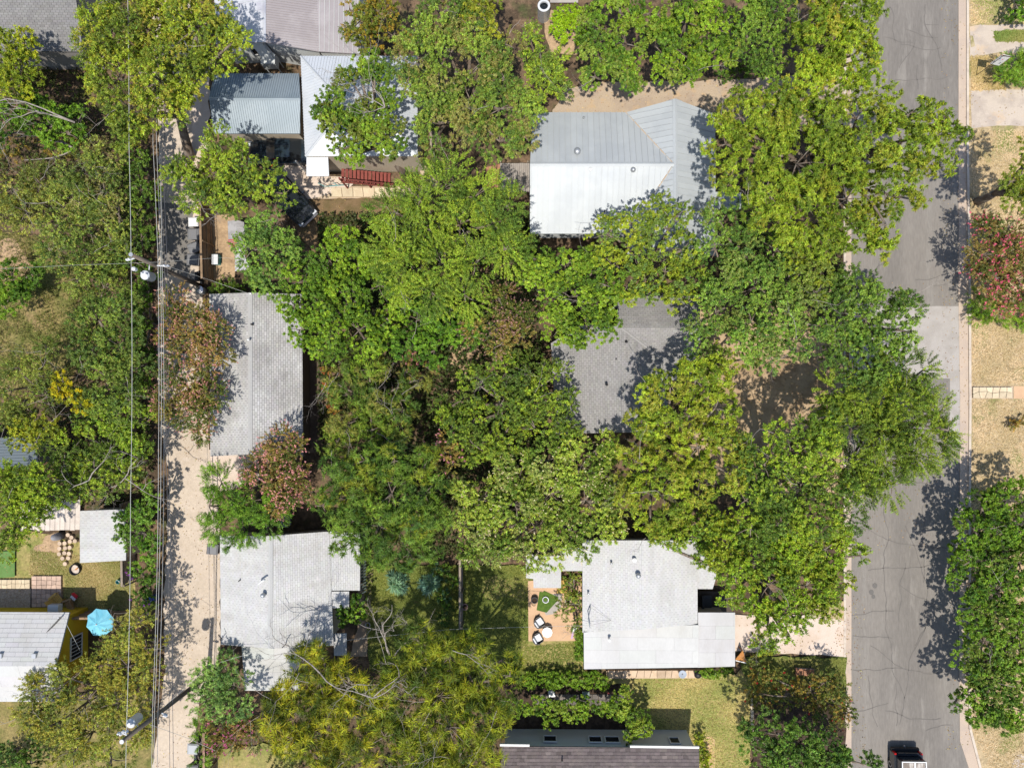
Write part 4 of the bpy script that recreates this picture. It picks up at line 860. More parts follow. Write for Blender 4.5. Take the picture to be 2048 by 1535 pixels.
T_('big grey-green tree right of the central grey roof', 'oak', [(1440, 445, 40), (1490, 440, 42), (1430, 500, 46), (1490, 505, 55), (1550, 500, 48), (1450, 565, 48), (1510, 575, 58), (1575, 560, 50), (1430, 625, 40), (1500, 645, 52), (1560, 640, 52), (1600, 600, 36), (1535, 700, 44), (1590, 690, 32), (1480, 690, 38), (1420, 590, 28), (1400, 640, 32), (1398, 690, 24), (1620, 650, 34)], 8.6, bare=8, mix=((.16, .19, .04), .25))
T_('yellow-tipped tree crown between the big grey-green tree and the street', 'yellow', [(1605, 540, 32), (1640, 545, 28), (1625, 580, 28), (1595, 510, 30), (1650, 510, 26)], 8.6, mix=((.12, .16, .03), .4))
T_('small yellow shrub tree above the dry brown yard', 'yellow', [(1425, 705, 24), (1445, 735, 24), (1495, 715, 22), (1410, 735, 20), (1460, 700, 20)], 5.6, mix=((.12, .17, .03), .4))
T_('bluish green tree reaching over the pale street patch', 'oak', [(1710, 570, 42), (1755, 585, 44), (1800, 620, 36), (1730, 640, 50), (1780, 660, 44), (1690, 620, 38), (1815, 590, 20), (1720, 700, 42), (1775, 720, 42), (1820, 665, 22), (1700, 745, 34), (1750, 760, 38), (1680, 665, 34), (1668, 600, 30), (1652, 650, 30), (1655, 705, 28)], 7.0, bare=3)
T_('wide tree with trailing sprays reaching furthest over the street', 'willow', [(1690, 800, 42), (1740, 800, 48), (1795, 800, 46), (1840, 790, 34), (1700, 860, 50), (1760, 860, 55), (1825, 850, 50), (1870, 830, 36), (1700, 920, 50), (1765, 920, 52), (1825, 905, 42), (1875, 885, 28), (1780, 965, 38), (1720, 970, 42), (1650, 850, 36), (1845, 740, 24), (1895, 860, 16), (1800, 740, 38), (1665, 780, 34), (1735, 745, 36), (1860, 860, 30)], 6.8, bare=5, dens=1.15)
T_('large pecan tree at the top beside the street', 'pecan', [(1620, 40, 55), (1680, 30, 60), (1725, 55, 46), (1640, 100, 58), (1700, 115, 52), (1610, 160, 48), (1670, 170, 52), (1730, 10, 34), (1725, 165, 34), (1650, -30, 60), (1755, 110, 16)], 9.6, bare=6, mix=((.26, .26, .03), .2), group='big pecans by the street')
T_('giant pecan tree spreading from the metal roof over the street', 'pecan', [(1480, 235, 50), (1540, 230, 58), (1450, 290, 48), (1520, 300, 65), (1590, 250, 60), (1650, 250, 62), (1710, 240, 58), (1770, 230, 50), (1590, 330, 72), (1660, 330, 68), (1735, 310, 60), (1800, 290, 52), (1850, 265, 40), (1890, 235, 30), (1460, 355, 48), (1530, 385, 62), (1610, 410, 68), (1690, 400, 66), (1765, 380, 58), (1820, 345, 42), (1870, 315, 36), (1905, 270, 26), (1570, 450, 52), (1640, 470, 50), (1710, 465, 52), (1770, 450, 44), (1500, 430, 36), (1830, 400, 22), (1560, 190, 36), (1760, 500, 24), (1440, 250, 26), (1840, 215, 22)], 10.5, base=(1620, 360), bare=9, group='big pecans by the street', mix=((.20, .22, .02), .15))
T_('dense round tree row at the top left of the front driveway', 'round', [(1190, 60, 42), (1240, 30, 48), (1250, 90, 52), (1195, 115, 40), (1240, 150, 42), (1190, 155, 28), (1200, 10, 40), (1265, 165, 24)], 7.6, bare=3, mix=((.17, .22, .03), .25))
T_('dense round tree in the top middle above the front driveway', 'round', [(1310, 30, 52), (1370, 45, 52), (1310, 95, 52), (1370, 115, 50), (1430, 60, 50), (1420, 110, 42), (1385, 155, 28), (1335, 135, 34), (1465, 100, 30), (1400, 0, 50)], 7.8, bare=3, mix=((.17, .22, .03), .2))
T_('grey-green tree at the top between the round trees and the pecan', 'oak', [(1490, 30, 45), (1535, 60, 42), (1500, 85, 40), (1545, 110, 36), (1530, 10, 40), (1560, 30, 30), (1520, 140, 28)], 7.4)
T_('large fine-leaved tree at the top, right of the white hipped roof', 'oak', [(830, 60, 50), (880, 30, 55), (940, 60, 55), (840, 120, 50), (900, 110, 55), (960, 130, 60), (1010, 160, 50), (880, 180, 55), (940, 200, 62), (1000, 220, 60), (1050, 230, 40), (880, 250, 50), (940, 270, 50), (1000, 285, 45), (850, 190, 36), (1050, 275, 28), (870, 300, 30), (1010, 90, 40), (790, 120, 26), (815, 165, 24)], 8.8, bare=12, mix=((.19, .18, .05), .25))
T_('bright yellow-green tree crown at the very top, left of the rain tank', 'yellow', [(965, 25, 34), (990, 50, 28), (940, 15, 28), (975, -10, 34)], 8.6)
T_('tree with orange-brown autumn leaves beside the tin roof at the top', 'autumn', [(720, 45, 36), (760, 35, 38), (740, 80, 34), (790, 75, 34), (700, 65, 24), (770, 5, 30), (700, 20, 22)], 6.6, bare=2, mix=((.14, .18, .03), .3))
T_('light green tree left of the upper driveway, near the rain tank', 'elm', [(1080, 110, 38), (1115, 130, 32), (1090, 160, 40), (1115, 185, 28), (1075, 195, 30), (1060, 80, 26)], 6.2, bare=2)
TB6 = T_('round leafy tree growing over the white hipped metal roof', 'round', [(705, 165, 40), (750, 160, 36), (665, 205, 36), (655, 250, 36), (700, 260, 42), (745, 280, 42), (680, 300, 26), (770, 200, 30), (780, 250, 26), (795, 300, 24), (720, 310, 26), (640, 225, 20), (720, 130, 24), (770, 295, 22), (700, 215, 34), (735, 225, 30), (745, 130, 24)], 7.4, base=(808, 345), bare=12, dens=.95, bareL=2.0, mix=((.12, .14, .02), .3))
T_('twiggy olive tree in the middle, right of the dark patio', 'feathergreen', [(690, 735, 40), (740, 740, 44), (700, 790, 44), (755, 795, 48), (690, 850, 40), (745, 860, 46), (800, 800, 42), (830, 760, 32), (800, 850, 42), (660, 760, 22), (670, 890, 30)], 5.8, bare=18, bareL=1.8, dens=.75, mix=((.17, .17, .03), .4))
T_('open-crowned tree left of the central grey roof', 'elm', [(960, 770, 40), (1010, 745, 44), (1060, 745, 42), (1105, 755, 36), (1000, 810, 50), (1060, 805, 48), (1110, 800, 34), (950, 840, 48), (1010, 865, 48), (1070, 855, 42), (1135, 800, 30), (1138, 850, 26), (905, 810, 36), (900, 860, 40), (950, 890, 42), (1115, 840, 22), (1000, 715, 26)], 6.2, bare=12, dens=.85, mix=((.07, .11, .02), .3))
T_('dark green feathery tree right of the rose-pink crape myrtle', 'feathergreen', [(680, 940, 40), (730, 920, 46), (790, 920, 46), (670, 995, 38), (720, 985, 52), (785, 985, 56), (850, 930, 40), (850, 985, 46), (700, 1045, 46), (760, 1050, 52), (820, 1050, 50), (870, 1040, 40), (760, 1100, 36), (820, 1105, 34), (680, 1085, 26), (645, 1010, 24), (860, 1095, 28), (735, 1110, 24)], 8.0, mix=((.20, .21, .015), .12))
T_('broad tree dotted with cream flower tips in the lower middle', 'privet', [(1140, 885, 40), (1190, 900, 46), (1095, 920, 48), (1160, 940, 55), (1215, 950, 42), (1040, 950, 50), (990, 930, 44), (1100, 985, 58), (1170, 1000, 55), (1030, 1005, 52), (970, 990, 46), (945, 1040, 40), (1000, 1065, 48), (1070, 1055, 52), (1140, 1060, 52), (1200, 1050, 42), (1235, 1010, 32), (1000, 1105, 32), (1060, 1105, 34), (1110, 1110, 28), (950, 1090, 34), (1165, 1095, 24), (920, 990, 28)], 6.2, blossom=((.72, .62, .36), .12, .07), mix=((.20, .23, .06), .2))
T_('sparse crape myrtle with faded pink flowers beside the cream-tipped tree', 'myrtle', [(880, 905, 28), (905, 930, 22), (865, 935, 18), (900, 885, 18)], 6.4, name='crape_myrtle', blossom=((.60, .25, .28), .2, .1), dens=.8)
T_('tall pecan between the central grey roof and the white roof', 'pecan', [(1290, 790, 42), (1340, 765, 44), (1390, 760, 44), (1435, 745, 34), (1310, 845, 48), (1370, 830, 55), (1430, 815, 48), (1280, 840, 26), (1330, 900, 50), (1395, 895, 52), (1450, 880, 46), (1280, 925, 30), (1340, 955, 46), (1400, 960, 50), (1455, 945, 42), (1290, 985, 34), (1350, 1010, 42), (1270, 1020, 28), (1262, 955, 30), (1255, 905, 24), (1300, 1040, 28), (1250, 985, 26)], 8.8, bare=7, mix=((.20, .22, .025), .4))
T_('leafy tree over the shaded front yard of the central roof', 'elm', [(1525, 930, 42), (1580, 900, 46), (1640, 910, 46), (1540, 985, 50), (1600, 965, 55), (1660, 970, 50), (1490, 1000, 44), (1560, 1045, 50), (1630, 1035, 52), (1690, 1030, 40), (1500, 1055, 42), (1640, 870, 28), (1500, 890, 32), (1550, 868, 30), (1595, 850, 32), (1640, 835, 30)], 9.0, bare=5, mix=((.055, .10, .015), .3))
T_('wide tree hanging over the lower right driveway and the street edge', 'elm', [(1400, 1050, 44), (1350, 1055, 34), (1450, 1080, 52), (1520, 1095, 58), (1590, 1105, 58), (1650, 1095, 50), (1695, 1080, 26), (1470, 1150, 44), (1540, 1165, 50), (1610, 1170, 50), (1670, 1160, 40), (1430, 1125, 36), (1580, 1220, 32), (1650, 1210, 28), (1530, 1225, 28), (1535, 1262, 18), (1500, 1205, 24), (1600, 1245, 14), (1560, 1255, 14), (1520, 1285, 16), (1295, 1068, 22), (1720, 1110, 14), (1460, 1195, 18), (1578, 1268, 12), (1545, 1290, 10)], 7.8, bare=10, leafscale=1.15, mix=((.21, .23, .02), .3))
T_('small reddish-tipped tree above the wooden bench in the lower right', 'russet', [(1540, 1350, 30), (1520, 1385, 30), (1570, 1385, 32), (1620, 1380, 34), (1660, 1395, 34), (1650, 1430, 28), (1690, 1425, 22), (1520, 1335, 26), (1650, 1362, 26), (1680, 1370, 20)], 2.7, dens=1.0, mix=((.075, .12, .02), .45), blossom=((.45, .03, .03), .03, .1))
T_('dark dense tree at the bottom beside the street', 'deep', [(1550, 1465, 42), (1600, 1480, 44), (1655, 1500, 42), (1520, 1500, 40), (1580, 1520, 46), (1640, 1545, 44), (1690, 1525, 32), (1500, 1470, 26), (1740, 1530, 24), (1700, 1560, 40), (1560, 1560, 46)], 6.0, mix=((.11, .17, .03), .22))
T_('upper of the two large dark trees on the right edge', 'dark', [(1960, 1010, 40), (2010, 1000, 44), (2050, 990, 40), (1945, 1060, 40), (1990, 1060, 46), (2040, 1060, 46), (1930, 1110, 34), (1975, 1120, 48), (2035, 1125, 50), (1940, 1165, 42), (1990, 1180, 46), (2045, 1190, 46), (2080, 1080, 50), (1905, 1140, 22)], 4.8, bare=3, mix=((.13, .17, .025), .15))
T_('lower of the two large dark trees on the right edge', 'dark', [(1950, 1225, 34), (1995, 1240, 44), (2045, 1250, 46), (1965, 1280, 40), (2020, 1300, 48), (1930, 1310, 28), (1970, 1335, 40), (2025, 1360, 46), (1945, 1380, 34), (1990, 1400, 42), (2040, 1420, 42), (1910, 1400, 20), (1960, 1430, 30), (2075, 1340, 50), (2000, 1445, 26), (1930, 1345, 22)], 4.6, bare=6, mix=((.13, .17, .025), .25))
T_('green tree at the right edge above the magenta crape myrtle', 'yellow', [(2040, 350, 34), (2060, 390, 40), (2030, 395, 26), (2070, 330, 30), (2018, 365, 24), (2090, 380, 46), (2080, 290, 40)], 8.2, mix=((.12, .18, .02), .6))
T_('magenta crape myrtle in full flower at the right edge', 'myrtle', [(1975, 465, 32), (2015, 455, 36), (1965, 510, 34), (2010, 510, 40), (2050, 490, 36), (1985, 555, 36), (2030, 560, 38), (1955, 545, 22), (2005, 600, 30), (2050, 605, 30), (2070, 540, 40)], 4.9, name='crape_myrtle', blossom=((.66, .13, .20), .28, .09))
T_('bright low ground bush below the magenta crape myrtle', 'bamboo', [(1968, 625, 26), (2000, 632, 26), (2035, 625, 26), (2060, 630, 26), (1960, 600, 22), (1985, 645, 14)], 1.3, name='bush', cat='bush', flat=.6, mix=((.16, .28, .02), .6), trunk=False)
T_('spiky bright green hedge bush under the yard sign', 'bamboo', [(2025, 130, 28), (2015, 155, 22), (2045, 150, 26), (2050, 115, 22), (2070, 140, 36)], 1.5, name='bush', cat='bush', flat=.6, mix=((.18, .27, .02), .5), trunk=False, dens=1.2)
T_('green bush in the top-right corner', 'dark', [(2030, 10, 26), (2055, 15, 30), (2035, -20, 34)], 2.6, name='bush', cat='bush')
T_('lime green hedge block beside the rain tank at the top', 'round', [(1125, 30, 24), (1150, 30, 22), (1115, 50, 20), (1145, 55, 24), (1130, 72, 16), (1165, 50, 18), (1160, 75, 14)], 1.7, name='hedge', cat='hedge', flat=.35, mix=((.22, .34, .01), .95), trunk=False, dens=1.3, leafscale=.8)
T_('small dark glossy tree in the notch of the pale lower left roof', 'round', [(690, 1215, 24), (712, 1232, 22), (700, 1240, 20), (715, 1205, 18)], 3.0, mix=((.05, .10, .012), .5))
T_('bushy vine and small tree beside the orange patio', 'olive', [(1140, 1165, 18), (1155, 1185, 18), (1135, 1205, 22), (1158, 1215, 20), (1150, 1240, 18), (1125, 1220, 14), (1148, 1150, 14), (1158, 1258, 10)], 2.4, dens=.8, bare=3, bareL=.8, mix=((.10, .17, .02), .5))
HG = 'clipped green hedge rows'
T_('upper green hedge row below the orange patio lawn', 'dark', [(1048 + i * 17, 1358 + (i % 2) * 2, 15) for i in range(10)], 1.2, name='hedge', cat='hedge', flat=.6, mix=((.13, .23, .02), .8), trunk=False, dens=1.2)
T_('long leafy vine trellis above the brown shingle roof', 'round', [(1025 + i * 19, 1414 + 5 * math.sin(i * 1.3), 19) for i in range(13)] + [(1100, 1440, 14), (1160, 1432, 13)], 2.2, name='vine_trellis', cat='trellis', flat=.55, mix=((.20, .27, .03), .5), trunk=False, dens=.95)
T_('leafy small tree at the right end of the vine trellis', 'round', [(1240, 1395, 20), (1255, 1415, 22), (1275, 1440, 24), (1290, 1455, 20), (1262, 1465, 18), (1250, 1380, 14)], 3.0, mix=((.19, .26, .03), .4))
T_('low green shrub against the south wall of the white roof house', 'dark', [(1405, 1343, 8), (1418, 1344, 9), (1432, 1344, 10), (1446, 1342, 8), (1456, 1340, 7)], .9, name='bush', cat='bush', flat=.8, trunk=False, mix=((.13, .22, .02), .7))
T_('small green shrub strip left of the white house wall', 'dark', [(1160, 1300, 7), (1161, 1285, 6), (1161, 1312, 7), (1159, 1268, 6)], .9, name='bush', cat='bush', flat=.8, trunk=False, mix=((.12, .2, .02), .7))
T_('narrow bush strip beside the side path at the bottom', 'yellow', [(1402, 1475, 9), (1405, 1495, 10), (1408, 1515, 10), (1410, 1535, 10)], 1.2, name='bush', cat='bush', trunk=False)
for (x, y, r_), w_ in (((795, 1166, 15), 'left'), ((861, 1169, 14), 'right')):
    T_('%s of the two blue-green agaves on the shaded lawn' % w_, 'agave', [(x, y, r_)], .7, name='agave', cat='plant', flat=.7, trunk=False, group='blue-green agaves on the lawn', dens=2)
T_('low dark bush by the front driveway under the pecan', 'deep', [(1465, 145, 18), (1490, 140, 16), (1445, 155, 12)], 1.5, name='bush', cat='bush', trunk=False, mix=((.08, .14, .02), .5))
T_('dry twiggy little plant on the right verge', 'russet', [(2036, 842, 9), (2026, 850, 7)], .8, name='plant', cat='plant', trunk=False, dens=.7)
T_('small shrub at the foot of the alley fence', 'deep', [(435, 580, 18), (455, 572, 16), (480, 575, 18), (500, 570, 16)], 1.3, name='bush', cat='bush', trunk=False, mix=((.10, .17, .02), .4))
T_('low leafy plants along the left side of the shaded yard fence', 'deep', [(890, 1190, 16), (900, 1215, 16), (885, 1240, 16), (900, 1160, 16), (880, 1140, 18)], 1.6, name='bush', cat='bush', trunk=False, mix=((.05, .10, .05), .4))
T_('reddish leaved plants beside the dark patio', 'russet', [(655, 740, 10), (660, 770, 12), (668, 800, 12), (672, 825, 12)], 1.4, name='bush', cat='bush', trunk=False, mix=((.30, .09, .03), .5))
boughs(TB1, 783, 1318, 6.2, [(.15, 1, .1), (-.8, .75, .1), (.75, 1, .15)], 2.5, .055, seed=3)
boughs(TB1, 905, 1300, 7.6, [(.9, -.1, .1)], 1.6, .03, seed=5)
boughs(TB5, 640, 1345, 7.4, [(.9, -.9, .1), (-.5, .6, .1)], 2.6, .05, seed=6)
boughs(TB5, 745, 1395, 7.6, [(.8, .9, .1), (-.9, .1, .1), (.7, .1, .1)], 2.0, .04, seed=7)
boughs(TB2, 178, 960, 5.6, [(-.9, -.25, .1), (.2, 1, .1)], 2.2, .05, seed=8); boughs(TB2, 250, 955, 5.2, [(.9, -.2, .1), (.7, .7, .1), (-.8, .1, .1)], 1.8, .04, seed=9)
boughs(TB3, 150, 245, 4.8, [(-.8, .55, .15), (-1, .15, .1)], 3.6, .07, seed=10)
boughs(TB4, 150, 298, 2.2, [(-1, .15, .08), (-1, -.1, .05), (-.9, .3, .1)], 4.4, .06, depth=3, seed=11)
boughs(TB6, 770, 215, 7.2, [(-.9, .25, .1), (-.3, 1, .1), (-1, -.2, .1), (-.5, .7, .15)], 1.8, .035, seed=12)
boughs(TB7, 105, 400, 4.9, [(-.7, -.8, .1), (.4, -.9, .1)], 1.5, .03, seed=13)
# ---- ground plants nobody could count
def cover(name, px, n, L, Wd, ca, cb, z=.25, seed=1, label=None):
    r = np.random.default_rng(seed); poly = np.array([[*W(x, y, 0).xy] for x, y in px]); lo = poly.min(0); hi = poly.max(0)
    P = r.uniform(lo, hi, (int(n * 1.8), 2)); P = P[inpoly(P, poly)][:n]
    g = np.sin(P[:, 0] * 1.7 + 1.1 * np.sin(P[:, 1] * 1.3)) * np.sin(P[:, 1] * 1.9 + np.sin(P[:, 0] * .9)); P = P[g > r.uniform(-1.3, .3, len(P))]
    P3 = np.concatenate([P, r.uniform(.02, z, (len(P), 1)) + gz(P)[:, None]], 1); D = nrm(r.normal(0, .4, P3.shape) + np.array([0, 0, 1]))
    f = r.uniform(0, 1, (len(P), 1)); K = np.array(ca) * f + np.array(cb) * (1 - f)
    o = finish_leaves(name, [leaves(P3, D, 6, L, Wd, .05, .8, .1, .5, K, .3, r)], None); o['kind'] = 'stuff'; return o
cover('undergrowth', [(-80, 100), (300, 100), (310, 450), (-80, 450)], 4500, .20, .10, (.07, .11, .02), (.12, .10, .04), .5, 1)
cover('undergrowth', [(160, 450), (310, 450), (310, 1010), (-80, 1010), (-80, 810), (130, 790)], 6000, .20, .10, (.07, .11, .02), (.12, .10, .04), .5, 11)
cover('undergrowth', [(640, 430), (1080, 430), (1090, 900), (1060, 1110), (740, 1120), (640, 900)], 17000, .22, .12, (.05, .085, .018), (.08, .08, .03), .6, 2)
cover('undergrowth', [(1440, 480), (1680, 440), (1680, 640), (1450, 660)], 2200, .2, .10, (.06, .10, .02), (.12, .10, .04), .4, 3)
cover('undergrowth', [(540, 1310), (1000, 1360), (1000, 1560), (540, 1560)], 3000, .2, .10, (.07, .11, .02), (.12, .10, .04), .3, 4)
cover('weeds', [(-100, 450), (80, 470), (190, 540), (190, 720), (110, 800), (-100, 800)], 9000, .16, .03, (.20, .19, .05), (.11, .14, .03), .3, 5)
cover('weeds', [(-100, 300), (110, 310), (110, 360), (-100, 360)], 600, .16, .04, (.12, .12, .04), (.11, .14, .03), .3, 6)
def blades(name, px, n, ca, cb, h=.05, seed=1):
    r = np.random.default_rng(seed); poly = np.array([[*W(x, y, 0).xy] for x, y in px]); lo = poly.min(0); hi = poly.max(0)
    P = r.uniform(lo, hi, (int(n * 1.6), 2)); P = P[inpoly(P, poly)][:n]; n = len(P)
    a = r.uniform(0, 6.28, n); s = np.stack([np.cos(a), np.sin(a), 0 * a], 1); b = np.concatenate([P, gz(P)[:, None]], 1)
    le = r.normal(0, .09, (n, 3)); le[:, 2] = h * r.uniform(.6, 1.3, n)
    V = np.stack([b - s * .045, b + s * .045, b + le], 1).reshape(-1, 3); Fc = np.arange(n * 3).reshape(-1, 3)
    f = np.clip(.5 + .5 * (np.sin(P[:, :1] * 1.3 + np.sin(P[:, 1:] * 1.1) * 1.5)) + r.normal(0, .3, (n, 1)), 0, 1); K = np.repeat(np.array(ca) * f + np.array(cb) * (1 - f), 3, 0)
    K = K * 1.35; c4 = np.ones((len(K), 4)); c4[:, :3] = K; o = mesh_np(name, V, Fc, LEAF, None, c4); o['kind'] = 'stuff'; return o
blades('grass', [(1262, 1355), (1498, 1350), (1498, 1700), (1300, 1700)], 26000, (.42, .35, .14), (.24, .26, .07), seed=1)
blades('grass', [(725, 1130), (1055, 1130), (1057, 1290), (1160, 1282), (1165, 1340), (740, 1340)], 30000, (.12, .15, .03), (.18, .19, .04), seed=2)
blades('grass', [(1943, 262), (2100, 262), (2100, 768), (1943, 768)], 22000, (.49, .385, .24), (.37, .295, .16), seed=3)
blades('grass', [(1943, 800), (2100, 800), (2100, 1700), (1990, 1560), (1945, 1460)], 26000, (.49, .385, .24), (.37, .295, .16), seed=4)
blades('grass', [(60, 1100), (265, 1120), (268, 1215), (130, 1215), (130, 1150), (60, 1150)], 14000, (.34, .27, .12), (.20, .20, .06), seed=5)
blades('grass', [(1985, 64), (2100, 60), (2100, 84), (1990, 84)], 4000, (.26, .25, .08), (.14, .20, .04), seed=8)
blades('grass', [(1505, 1315), (1688, 1315), (1688, 1400), (1505, 1395)], 9000, (.16, .18, .04), (.24, .22, .07), seed=9)
blades('grass', [(1938, -50), (2100, -50), (2100, 50), (1940, 50)], 5000, (.52, .40, .23), (.2, .24, .06), seed=6)
blades('grass', [(1940, 116), (2000, 112), (2010, 180), (1942, 182)], 4000, (.52, .40, .23), (.34, .27, .11), seed=7)
def litter(px, n, seed, cols=((.30, .20, .08), (.42, .32, .12), (.20, .12, .06))):
    r = np.random.default_rng(seed); poly = np.array([[*W(x, y, 0).xy] for x, y in px]); lo = poly.min(0); hi = poly.max(0)
    P = r.uniform(lo, hi, (int(n * 1.8), 2)); P = P[inpoly(P, poly)][:n]; g = np.sin(P[:, 0] * 2.1 + np.sin(P[:, 1] * 1.7)) * np.sin(P[:, 1] * 1.2 + 2); P = P[g > r.uniform(-.9, .9, len(P))]
    P3 = np.concatenate([P, gz(P)[:, None] + .012], 1); D = nrm(r.normal(0, 1, P3.shape) * np.array([1, 1, .05]) + 1e-3)
    K = np.array(cols)[r.integers(0, len(cols), len(P))]
    V, F_, c_ = leaves(P3, D, 1, .10, .06, .0, 1.5, 0, 3.0, K, .25, r); V[:, 2] = np.maximum(V[:, 2], np.repeat(P3[:, 2], 3) - .005)
    o = finish_leaves('leaf_litter', [(V, F_, c_)], None); o['kind'] = 'stuff'
litter([(1686, 1190), (1730, 1190), (1730, 1700), (1686, 1700)], 500, 21)
litter([(1880, -50), (1945, -50), (1950, 1500), (1890, 1500)], 1600, 22)
litter([(1700, 560), (1900, 560), (1900, 1100), (1700, 1100)], 700, 23)
litter([(320, 850), (440, 850), (440, 1535), (310, 1535)], 1500, 24)
litter([(1100, 160), (1520, 160), (1450, 260), (1100, 260)], 900, 25)
litter([(1462, 1228), (1690, 1228), (1691, 1312), (1462, 1300)], 500, 26)
litter([(1460, 640), (1690, 640), (1690, 960), (1460, 960)], 2200, 27)
litter([(640, 350), (880, 350), (880, 470), (640, 470)], 900, 28)
litter([(-20, 1060), (300, 1060), (300, 1230), (-20, 1230)], 1200, 29)
litter([(1250, 1350), (1500, 1350), (1500, 1535), (1250, 1535)], 500, 30)
litter([(1940, 100), (2060, 100), (2060, 980), (1940, 980)], 900, 31)
print('LEAF TOTAL', sum(n for _, n in TREES), len(TREES))
# ================================================================== THINGS
M_dkpaint = mat('black_car_paint', (.012, .016, .022), rough=.22, spec=.6, coat=.6)
M_dkblue = mat('dark_blue_car_paint', (.015, .025, .035), rough=.22, spec=.6, coat=.6)
M_tyre = mat('tyre_rubber', (.02, .02, .02), rough=.9)
M_rim = mat('alloy_rim', (.45, .45, .46), rough=.3, metal=.8)
M_red = mat('red_lens', (.45, .01, .012), rough=.2)
M_lens = mat('clear_lens', (.6, .62, .65), rough=.15)
M_chrome = mat('chrome_trim', (.6, .6, .62), rough=.2, metal=.9)
M_binl = mat('grey_bin_lid', (.19, .19, .195), rough=.55, fine=.08)
M_bind = mat('dark_bin_body', (.055, .057, .062), rough=.6)
M_bbin = mat('blue_bin_lid', (.05, .10, .20), rough=.5)
M_pole = mat('pole_wood', (.17, .135, .105), (.23, .19, .155), sc=3, fine=.2, rough=.95, stretch=(3, 3, .3))
M_tank = mat('transformer_paint', (.62, .64, .66), rough=.45, fine=.03)
M_ins = mat('insulator_porcelain', (.75, .76, .78), rough=.25)
M_wire = mat('aluminium_wire', (.50, .50, .47), rough=.5)
M_teal = mat('teal_plastic', (.03, .36, .40), rough=.5)
M_umb = mat('blue_canvas', (.17, .52, .66), (.22, .58, .72), sc=2, rough=.8)
M_cush = mat('pale_cushion', (.66, .68, .70), rough=.9)
M_orwood = mat('orange_wood', (.50, .22, .06), (.42, .17, .05), sc=4, rough=.8)
M_benchw = mat('red_brown_bench_wood', (.45, .22, .13), (.36, .17, .10), sc=5, rough=.8, rnd=.15)
M_redw = mat('oxblood_painted_wood', (.25, .065, .05), (.20, .05, .04), sc=3, rough=.8, rnd=.08)

def wheels(t, L, wd, r=.34, ax=(.30, .31)):
    for sx in (ax[0] * L, -ax[1] * L):
        for sy in (-1, 1):
            w = MB().lathe((sx, sy * (wd / 2 - .20), r), [(r * .7, 0), (r, .03), (r, .17), (r * .7, .2)], 20, axis=(0, sy, 0)).build('wheel', M_tyre, t)
            MB().lathe((sx, sy * (wd / 2 - .015), r), [(r * .62, 0), (r * .55, .02), (.05, .01)], 16, axis=(0, sy, 0)).build('rim', M_rim, w)
def car(label, px, py, rz, L=4.6, wd=1.84, hgt=1.65, paint=None, suv=True, group=None):
    c = W(px, py, 0); T = bpy.data.objects.new('parked_car', None); COL.objects.link(T); T.location = c; T.rotation_euler = (0, 0, rz); ORG[T.name] = Vector((0, 0, 0)); tag(T, label, 'car', group)
    # body: cross sections along x (front +x), each a rounded hull
    def sec(x, w, zb, zt, cr): 
        h = w / 2; return [(x, -h * .9, zb), (x, -h, zb + .12), (x, -h, zt - cr), (x, -h + cr * 1.2, zt), (x, h - cr * 1.2, zt), (x, h, zt - cr), (x, h, zb + .12), (x, h * .9, zb)]
    hf = .98 if suv else .86
    S_ = [(-L / 2, wd * .86, .35, hf - .05, .14), (-L / 2 + .12, wd * .95, .25, hf + .04, .12), (-L * .3, wd, .22, hf + .06, .10), (0, wd, .22, hf + .04, .10), (L * .18, wd, .22, hf + .02, .12), (L * .34, wd * .98, .22, hf - .04, .14), (L / 2 - .14, wd * .9, .25, hf - .14, .14), (L / 2, wd * .78, .35, hf - .28, .12)]
    vs = []; fs = []
    for s_ in S_: vs += sec(*s_)
    for k in range(len(S_) - 1):
        for i in range(8): j = (i + 1) % 8; fs.append((k * 8 + i, k * 8 + j, (k + 1) * 8 + j, (k + 1) * 8 + i))
    fs.append(tuple(range(7, -1, -1))); fs.append(tuple((len(S_) - 1) * 8 + i for i in range(8)))
    MB().add(vs, fs).build('body', paint, T, smooth=False)
    rb, rf = (-L * .40, L * .06) if suv else (-L * .22, L * .02); bb, bf = (-L * .46, L * .22) if suv else (-L * .38, L * .20)
    wr = wd * .74; wb_ = wd * .92; z0 = hf + .01; z1 = hgt
    # cabin shell: roof plus pillars
    MB().prism([(rb, -wr / 2, z1), (rf, -wr / 2, z1), (rf, wr / 2, z1), (rb, wr / 2, z1)], .05).build('roof', paint, T)
    def pane(name, a): MB().add(a, [(0, 1, 2, 3)]).build(name, M_glass, T)
    pane('windshield', [(bf, -wb_ / 2, z0), (bf, wb_ / 2, z0), (rf, wr / 2, z1 - .02), (rf, -wr / 2, z1 - .02)])
    pane('rear_window', [(bb, wb_ / 2, z0), (bb, -wb_ / 2, z0), (rb, -wr / 2, z1 - .02), (rb, wr / 2, z1 - .02)])
    for s_ in (-1, 1): pane('side_window', [(bb, s_ * wb_ / 2, z0), (bf, s_ * wb_ / 2, z0), (rf, s_ * wr / 2, z1 - .02), (rb, s_ * wr / 2, z1 - .02)])
    for s_ in (-1, 1):
        MB().tube([(bf, s_ * wb_ / 2, z0), (rf, s_ * wr / 2, z1 - .01)], .035, 6).build('pillar', paint, T)
        MB().box((L * .16, s_ * (wd / 2 + .09), hf + .08), (.12, .2, .14)).build('mirror', paint, T)
        MB().box((L / 2 - .10, s_ * wd * .34, hf - .24), (.22, .34, .12)).build('headlight', M_lens, T)
        MB().box((-L / 2 + .04, s_ * wd * .38, hf - .1), (.1, .22, .2)).build('tail_light', M_red, T)
    MB().box((L / 2 - .0, 0, .42), (.14, wd * .8, .14)).build('bumper', M_chrome, T)
    wheels(T, L, wd); return T
